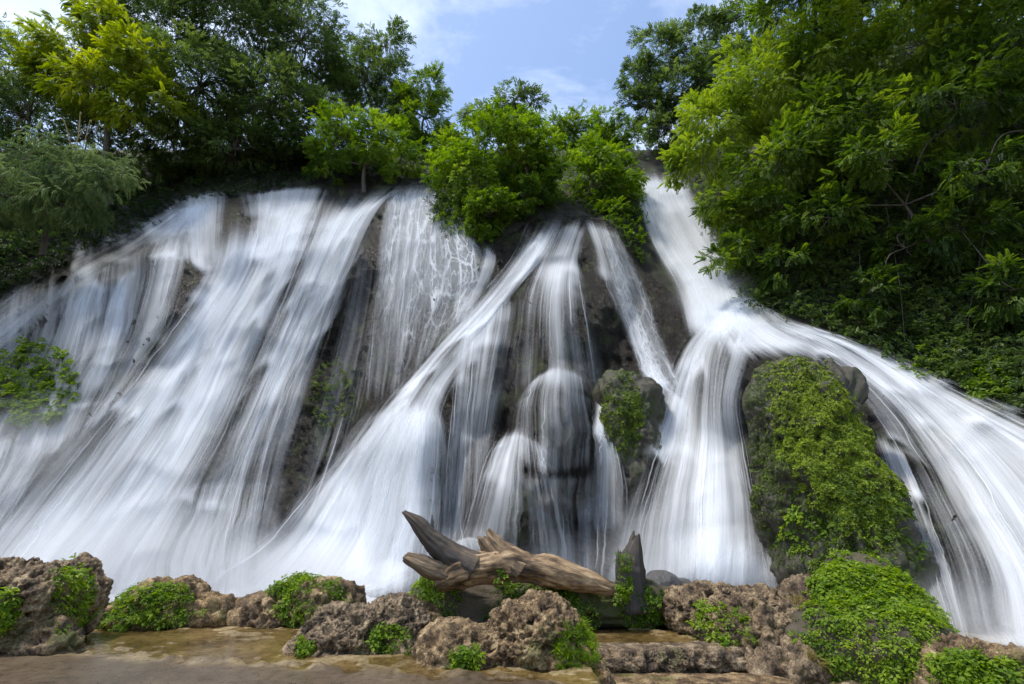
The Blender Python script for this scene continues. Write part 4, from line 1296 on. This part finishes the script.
FG = 'fern patches on the pool rocks'
for lab, rk, (px, py, rx, ry), n, kd, sc in [
    ('ferns trailing down the cleft of the two-lobed rock', R1, (72, 597, 22, 34), 420, 'rosette', .10),
    ('sparse fern tuft on the outer side of the two-lobed rock', R1, (8, 612, 13, 20), 130, 'rosette', .11),
    ('broad mat of bright ferns over the low dark-topped rock', R2, (150, 608, 50, 22), 620, 'rosette', .11),
    ('few ferns at the lower end of the low dark-topped rock', R2, (112, 622, 22, 12), 90, 'fernlet', .12),
    ('thick fern cap drooping from the peaked tan rock', R3, (308, 602, 36, 26), 520, 'rosette', .11),
    ('single leafy tuft on the face of the wide tufa rock', R4, (392, 645, 20, 18), 110, 'rosette', .11),
    ('tiny tuft by the outer foot of the wide tufa rock', R4, (304, 648, 8, 8), 60, 'rosette', .09),
    ('small clover-like tuft at the foot of the largest tufa rock', R5, (465, 663, 16, 12), 150, 'rosette', .11),
    ('ferns spilling down the front of the flat-topped rock', R6, (715, 628, 28, 24), 200, 'rosette', .12),
    ('fern tuft low beside the steps on the flat-topped rock', R6, (742, 650, 16, 18), 110, 'fernlet', .12),
    ('lush fern carpet over the low corner rock', R8, (965, 676, 52, 22), 700, 'rosette', .11),
]:
    P_, n_ = patch(rk, px, py, rx, ry)
    plants('fern_patch', lab, P_, n_, n, kd, 'fern', sc, int(px), group=FG)
P_, n_ = patch(R5, 578, 658, 20, 34)
plants('grass_tuft', 'soft grass hanging on the flank of the largest tufa rock', P_, n_, 300, 'blade', 'fern', .14, 31, 'grass')
P_, n_ = patch(MB, 870, 640, 75, 70)
plants('fern_carpet', 'deep carpet of bright fern fronds over the whole mound', P_, n_, 4200, 'rosette', 'fern', .105, 32, 'fern', tint=.6)
P_, n_ = patch(MB, 850, 574, 60, 42)
plants('fern_carpet', 'light leafy top of the fern mound just under the mossy boulder', P_, n_, 1500, 'rosette', 'fern', .12, 37, 'fern')
P_, n_ = patch(R7, 815, 625, 22, 40)
plants('grass_tuft', 'yellowing grass where the knobbly rock meets the fern mound', P_, n_, 260, 'blade', 'straw', .16, 33, 'grass')
P_, n_ = patch(LB, 565, 602, 46, 26)
plants('fern_patch', 'leafy ferns filling the bank under the thin end of the log', P_, n_, 420, 'rosette', 'fern', .12, 34, group=FG, tint=.35)
P_, n_ = patch(LB, 440, 598, 24, 30)
plants('fern_patch', 'ferns clinging to the bank under the forked end of the log', P_, n_, 200, 'rosette', 'fern', .11, 35, group=FG, tint=.4)
P_, n_ = patch(LB, 495, 604, 40, 22)
plants('fern_patch', 'ferns coloured as shaded in the hollow beneath the middle of the log', P_, n_, 320, 'rosette', 'leaf_mid', .11, 38, group=FG, tint=.35)  # darker leaf and tint paint the hollow's shade into the ferns
P_, n_ = patch(LB, 640, 608, 32, 22)
plants('fern_patch', 'dark ferns crowding round the foot of the stump', P_, n_, 260, 'rosette', 'fern', .11, 36, group=FG, tint=.3)


def moss_on(rk, px, py, rx, ry, rot, n, sc, seed, tint=.5, face=(0.25, -.45, .85), lo=.25):
    P, nn = patch(rk, px, py, rx, ry, rot)
    w = (nn * norm(np.array(face))).sum(1) + .35 * fbm(P * 2.0, 3, seed)
    s = w > lo
    return plants('moss', None, P[s], nn[s], n, 'moss', 'moss', sc, seed, upw=.25, tint=tint, parent=rk[0])


moss_on(BB, 832, 452, 44, 112, -.5, 42000, .036, 1, .85, lo=-.05)
moss_on(BB, 800, 470, 80, 130, -.3, 16000, .04, 4, .15, face=(-.1, -.7, .5), lo=.25)  # side moss painted dark, face moss bright, as the light falls
moss_on(BB, 850, 540, 60, 60, 0, 3500, .06, 2, .3)
moss_on(SB, 622, 415, 20, 44, 0, 2200, .06, 3, .35, face=(-.2, -.6, .5))
P_, n_ = patch(BB, 870, 555, 55, 60)
plants('fern_patch', 'dim ferns hanging from the shaded foot of the huge mossy boulder', P_, n_, 200, 'fernlet', 'leaf_mid', .18, 41, group=FG)
P_, n_ = patch(BB, 800, 530, 26, 24)
plants('fern_patch', 'bright leafy sprig on the dark lower side of the huge mossy boulder', P_, n_, 40, 'rosette', 'fern', .2, 42, group=FG)


def cliff_plants(name, label, px, py, rx, ry, n, kind, mat, sc, seed, tint=.5, cat='bush'):
    r = np.random.default_rng(seed + 70)
    a = r.uniform(0, 6.283, n); q = np.sqrt(r.uniform(0, 1, n))
    x, y = px + rx * q * np.cos(a), py + ry * q * np.sin(a)
    P = at(x, y, depth(x, y) - .35 - .3 * r.uniform(0, 1, n))
    D = norm(np.array([0, -.8, -.3]) + r.normal(0, .5, (n, 3)))
    U = norm(np.array([0, -.4, 1]) + r.normal(0, .3, (n, 3)))
    V, F, t = instance(kind, P, D, U, sc * r.uniform(.6, 1.3, n), np.clip(tint + r.normal(0, .15, n), 0, 1), r)
    return tag(mk(name, V, F, M[mat], origin=P.mean(0), attrs={'tint': ('FLOAT', t)}, flat=True), label, cat)


cliff_plants('wet_bush', 'yellow-green bush soaking behind the thin threads at the wet cliff side', 36, 382, 44, 42, 420, 'broad', 'leaf_mid', .42, 1, .6)
cliff_plants('wet_bush', 'small dark green plants on bare rock below the braided threads', 332, 392, 22, 34, 170, 'twig', 'leaf_dark', .3, 2, .6)
cliff_plants('bank_plant', 'light broad leaves low on the bank edge above the running slope', 930, 362, 26, 14, 60, 'broad', 'leaf_mid', .4, 3, .6, 'plant')
cliff_plants('bank_plant', 'leafy shoots along the bank foot in the far corner', 985, 378, 26, 18, 170, 'broad', 'leaf_mid', .36, 4, .45, 'plant')

# reeds on the weeping bush
r = np.random.default_rng(5)
bl = []
for (x, y, lx, ly, h) in [(72, 150, 62, 118, 1), (76, 152, 80, 112, 1), (82, 150, 90, 120, 1), (70, 152, 84, 128, -1), (28, 160, 42, 136, 1), (24, 162, 36, 146, 1)]:
    p0, p1 = at(x, y, 20), at(lx, ly, 19.9)
    tip = p1 + np.array([.25 * h, -.1, -.3])
    m_ = p0 * .35 + p1 * .65 + np.array([0, 0, .12])
    C = crom(np.array([p0, m_, p1, tip]), 12)
    w = np.array([.03] * 4 + list(np.linspace(.045, .004, 8)))
    bl.append((np.vstack([C + np.outer(w, [1, 0, .15]), C - np.outer(w, [1, 0, -.15]) + np.array([0, .012, 0])]), grid_faces(2, 12)))
V, F = merge(bl)
o = mk('reed_clump', V, F, M['straw'], origin=at(70, 152, 20), attrs={'tint': ('FLOAT', np.full(len(V), .7))})
tag(o, 'pale arching reed stalks poking out of the weeping bush', 'reed')

# bare hanging stems on the shaded bank
r = np.random.default_rng(9)
for i, (x0, y0, x1, y1) in enumerate([(905, 190, 935, 300), (885, 200, 905, 345), (960, 210, 1000, 320), (860, 230, 890, 330), (985, 220, 972, 345)]):
    d0, d1 = depth(x0, y0) - 1.6, depth(x1, y1) - .5
    a, b = at(x0, y0, d0), at(x1, y1, d1)
    V, F = tube([a, a * .6 + b * .4 + r.normal(0, .25, 3), a * .25 + b * .75 + r.normal(0, .2, 3), b], [.011, .010, .009, .006], 6, 20)
    o = mk('liana', V, F, M['bark'], origin=b)
    tag(o, 'bare grey liana hanging in the deep shade of the bank', 'liana', 'lianas on the shaded bank')


# ------------------------------------------------------------------ driftwood log and stump
def wood_mat():
    m, t, out = nodes('weathered_wood')
    at_ = N(t, 'ShaderNodeAttribute'); at_.attribute_name = 'grain'
    mp = N(t, 'ShaderNodeMapping'); mp.inputs['Scale'].default_value = (2.2, 15.0, 1)
    t.links.new(at_.outputs['Vector'], mp.inputs['Vector'])
    n1 = N(t, 'ShaderNodeTexNoise', Scale=1.6, Detail=9.0, Roughness=0.65)
    t.links.new(mp.outputs[0], n1.inputs['Vector'])
    n2 = N(t, 'ShaderNodeTexNoise', Scale=0.8, Detail=6.0)
    t.links.new(at_.outputs['Vector'], n2.inputs['Vector'])
    f = math_n(t, 'ADD', math_n(t, 'MULTIPLY', n1.outputs['Fac'], .6), math_n(t, 'MULTIPLY', n2.outputs['Fac'], .4))
    rp = ramp(t, [(.36, (.012, .008, .005)), (.45, (.09, .055, .028)), (.54, (.27, .18, .095)), (.66, (.46, .34, .20))])
    t.links.new(f, rp.inputs['Fac'])
    ch = N(t, 'ShaderNodeAttribute'); ch.attribute_name = 'char'
    mx = N(t, 'ShaderNodeMixRGB'); mx.inputs['Color2'].default_value = (.035, .03, .027, 1)
    t.links.new(ch.outputs['Fac'], mx.inputs['Fac']); t.links.new(rp.outputs[0], mx.inputs['Color1'])
    b = N(t, 'ShaderNodeBsdfPrincipled'); b.inputs['Roughness'].default_value = .75
    t.links.new(mx.outputs[0], b.inputs['Base Color'])
    bp = N(t, 'ShaderNodeBump'); bp.inputs['Strength'].default_value = .9; bp.inputs['Distance'].default_value = .03
    t.links.new(n1.outputs['Fac'], bp.inputs['Height']); t.links.new(bp.outputs[0], b.inputs['Normal'])
    t.links.new(b.outputs[0], out.inputs['Surface'])
    return m


M['wood'] = wood_mat()


def limb(name, pts, parent, char=0.0, seed=0, ns=40, m=70, jag=.5):
    """pts: (px, py, Y, radius px); grooved, knotty, with a jagged broken tip"""
    P = np.array([at(p[0], p[1], p[2]) for p in pts])
    R = np.array([p[3] * tdepth(p[0], p[1], p[2]) / FPX for p in pts])
    Q = crom(np.column_stack([P, R]), m)
    C, R = Q[:, :3], Q[:, 3]
    T = norm(np.gradient(C, axis=0))
    A = norm(np.cross(T, np.array([.2, -1.0, .3]))); B = np.cross(T, A)
    th = np.linspace(0, 2 * np.pi, ns, endpoint=False)
    s = np.concatenate([[0], np.cumsum(np.linalg.norm(np.diff(C, axis=0), axis=1))])
    SS, TH = np.meshgrid(s, th, indexing='ij')
    tw = TH + .25 * SS
    g = fbm(np.stack([np.cos(tw) * 3.2, np.sin(tw) * 3.2, SS * .7 + seed], -1), 4, seed, ridged=True)
    kn = fbm(np.stack([np.cos(TH) * 1.4, np.sin(TH) * 1.4, SS * 2.8 + seed], -1), 4, seed + 4)
    rad = R[:, None] * (1 + .26 * g + .20 * kn)
    V = C[:, None] + rad[..., None] * (np.cos(TH)[..., None] * A[:, None] + np.sin(TH)[..., None] * B[:, None])
    # splintered tip
    e = smooth(.8, 1, np.linspace(0, 1, m))[:, None]
    V = V + T[-1] * (e * jag * R[-1] * 2.4 * fbm(np.stack([np.cos(TH) * 2.4, np.sin(TH) * 2.4, TH * 0 + seed], -1), 3, seed + 8))[..., None]
    F = []
    for i in range(m - 1):
        a = i * ns + np.arange(ns); b = i * ns + (np.arange(ns) + 1) % ns
        F.append(np.stack([a, b, b + ns, a + ns], 1))
    V = V.reshape(-1, 3)
    n0 = len(V)
    V = np.vstack([V, C[:1], C[-1:] - T[-1] * R[-1] * .6])
    h = (m - 1) * ns; a = np.arange(0, ns, 2)
    F.append(np.stack([(a + 2) % ns, a + 1, a, np.full(len(a), n0)], 1))
    F.append(np.stack([a + h, a + 1 + h, (a + 2) % ns + h, np.full(len(a), n0 + 1)], 1))
    gr = np.vstack([np.stack([SS, TH * .16, SS * 0 + seed], -1).reshape(-1, 3), [[0, 0, 0], [0, 0, 0]]])
    chv = np.concatenate([np.clip((char + .45 * g.ravel()) * (char > 0), 0, 1), [char, char]])
    return mk(name, V, np.vstack(F), M['wood'], parent, attrs={'grain': ('FLOAT_VECTOR', gr), 'char': ('FLOAT', chv)})


log = empty('driftwood_log', at(510, 590, 10.4))
tag(log, 'weathered tan driftwood log with broken limb stubs lying across the leafy bank', 'log')
limb('trunk', [(436, 580, 10.0, 10), (458, 570, 10.0, 15), (480, 567, 10.05, 13), (505, 565, 10.1, 15), (530, 568, 10.15, 11.5), (552, 571, 10.2, 13), (585, 580, 10.3, 10), (612, 589, 10.4, 6)], log, 0, 3, 56, 120)
limb('limb_stub', [(474, 568, 10.0, 14), (450, 554, 9.95, 11.5), (430, 538, 9.9, 9), (418, 524, 9.87, 6.5), (404, 512, 9.85, 2)], log, .75, 7, jag=1.0)['label'] = 'charred dark pointed limb stub'
limb('limb_stub', [(456, 576, 10.0, 11), (434, 569, 9.9, 9), (420, 563, 9.87, 8), (406, 557, 9.85, 5)], log, .35, 11)
limb('limb_stub', [(520, 572, 10.1, 14), (500, 555, 10.1, 12), (492, 545, 10.1, 10), (485, 535, 10.1, 8)], log, .05, 15)

P_ = np.array([at(x, y, 9.95) for x, y in [(428, 566), (426, 578), (430, 590), (428, 600), (432, 575), (425, 586), (434, 596)]])
plants('fern_patch', 'small vine of ferns trailing off the forked end of the log', P_, np.tile([0, -.7, .5], (len(P_), 1)), 60, 'rosette', 'fern', .09, 51, group=FG)
P_ = np.array([at(x, y, 9.8) for x, y in [(500, 572), (504, 578), (498, 582), (508, 584), (512, 588)]])
plants('fern_patch', 'little sprig growing on the middle of the log', P_, np.tile([0, -.7, .5], (len(P_), 1)), 26, 'rosette', 'fern', .09, 52, group=FG)

stump = empty('tree_stump', at(632, 605, 10.6))
tag(stump, 'dark splintered upright stump wrapped in ferns near the pool', 'stump')
limb('stem', [(634, 612, 10.6, 15), (632, 590, 10.6, 13), (631, 568, 10.6, 12), (634, 550, 10.6, 8), (636, 539, 10.6, 4)], stump, .9, 21, jag=1.2)
limb('spur', [(626, 585, 10.55, 9), (623, 568, 10.5, 7), (622, 556, 10.5, 5)], stump, .85, 25, jag=1.0)
_q = np.random.default_rng(3)
P_ = np.array([at(_q.uniform(617, 631), _q.uniform(552, 602), 10.28) for _ in range(90)])
plants('fern_patch', 'ferns climbing the near side of the upright stump', P_ + np.array([0, -.03, 0]), np.tile([-.2, -.7, .5], (len(P_), 1)), 240, 'rosette', 'fern', .075, 53, group=FG, tint=.4)
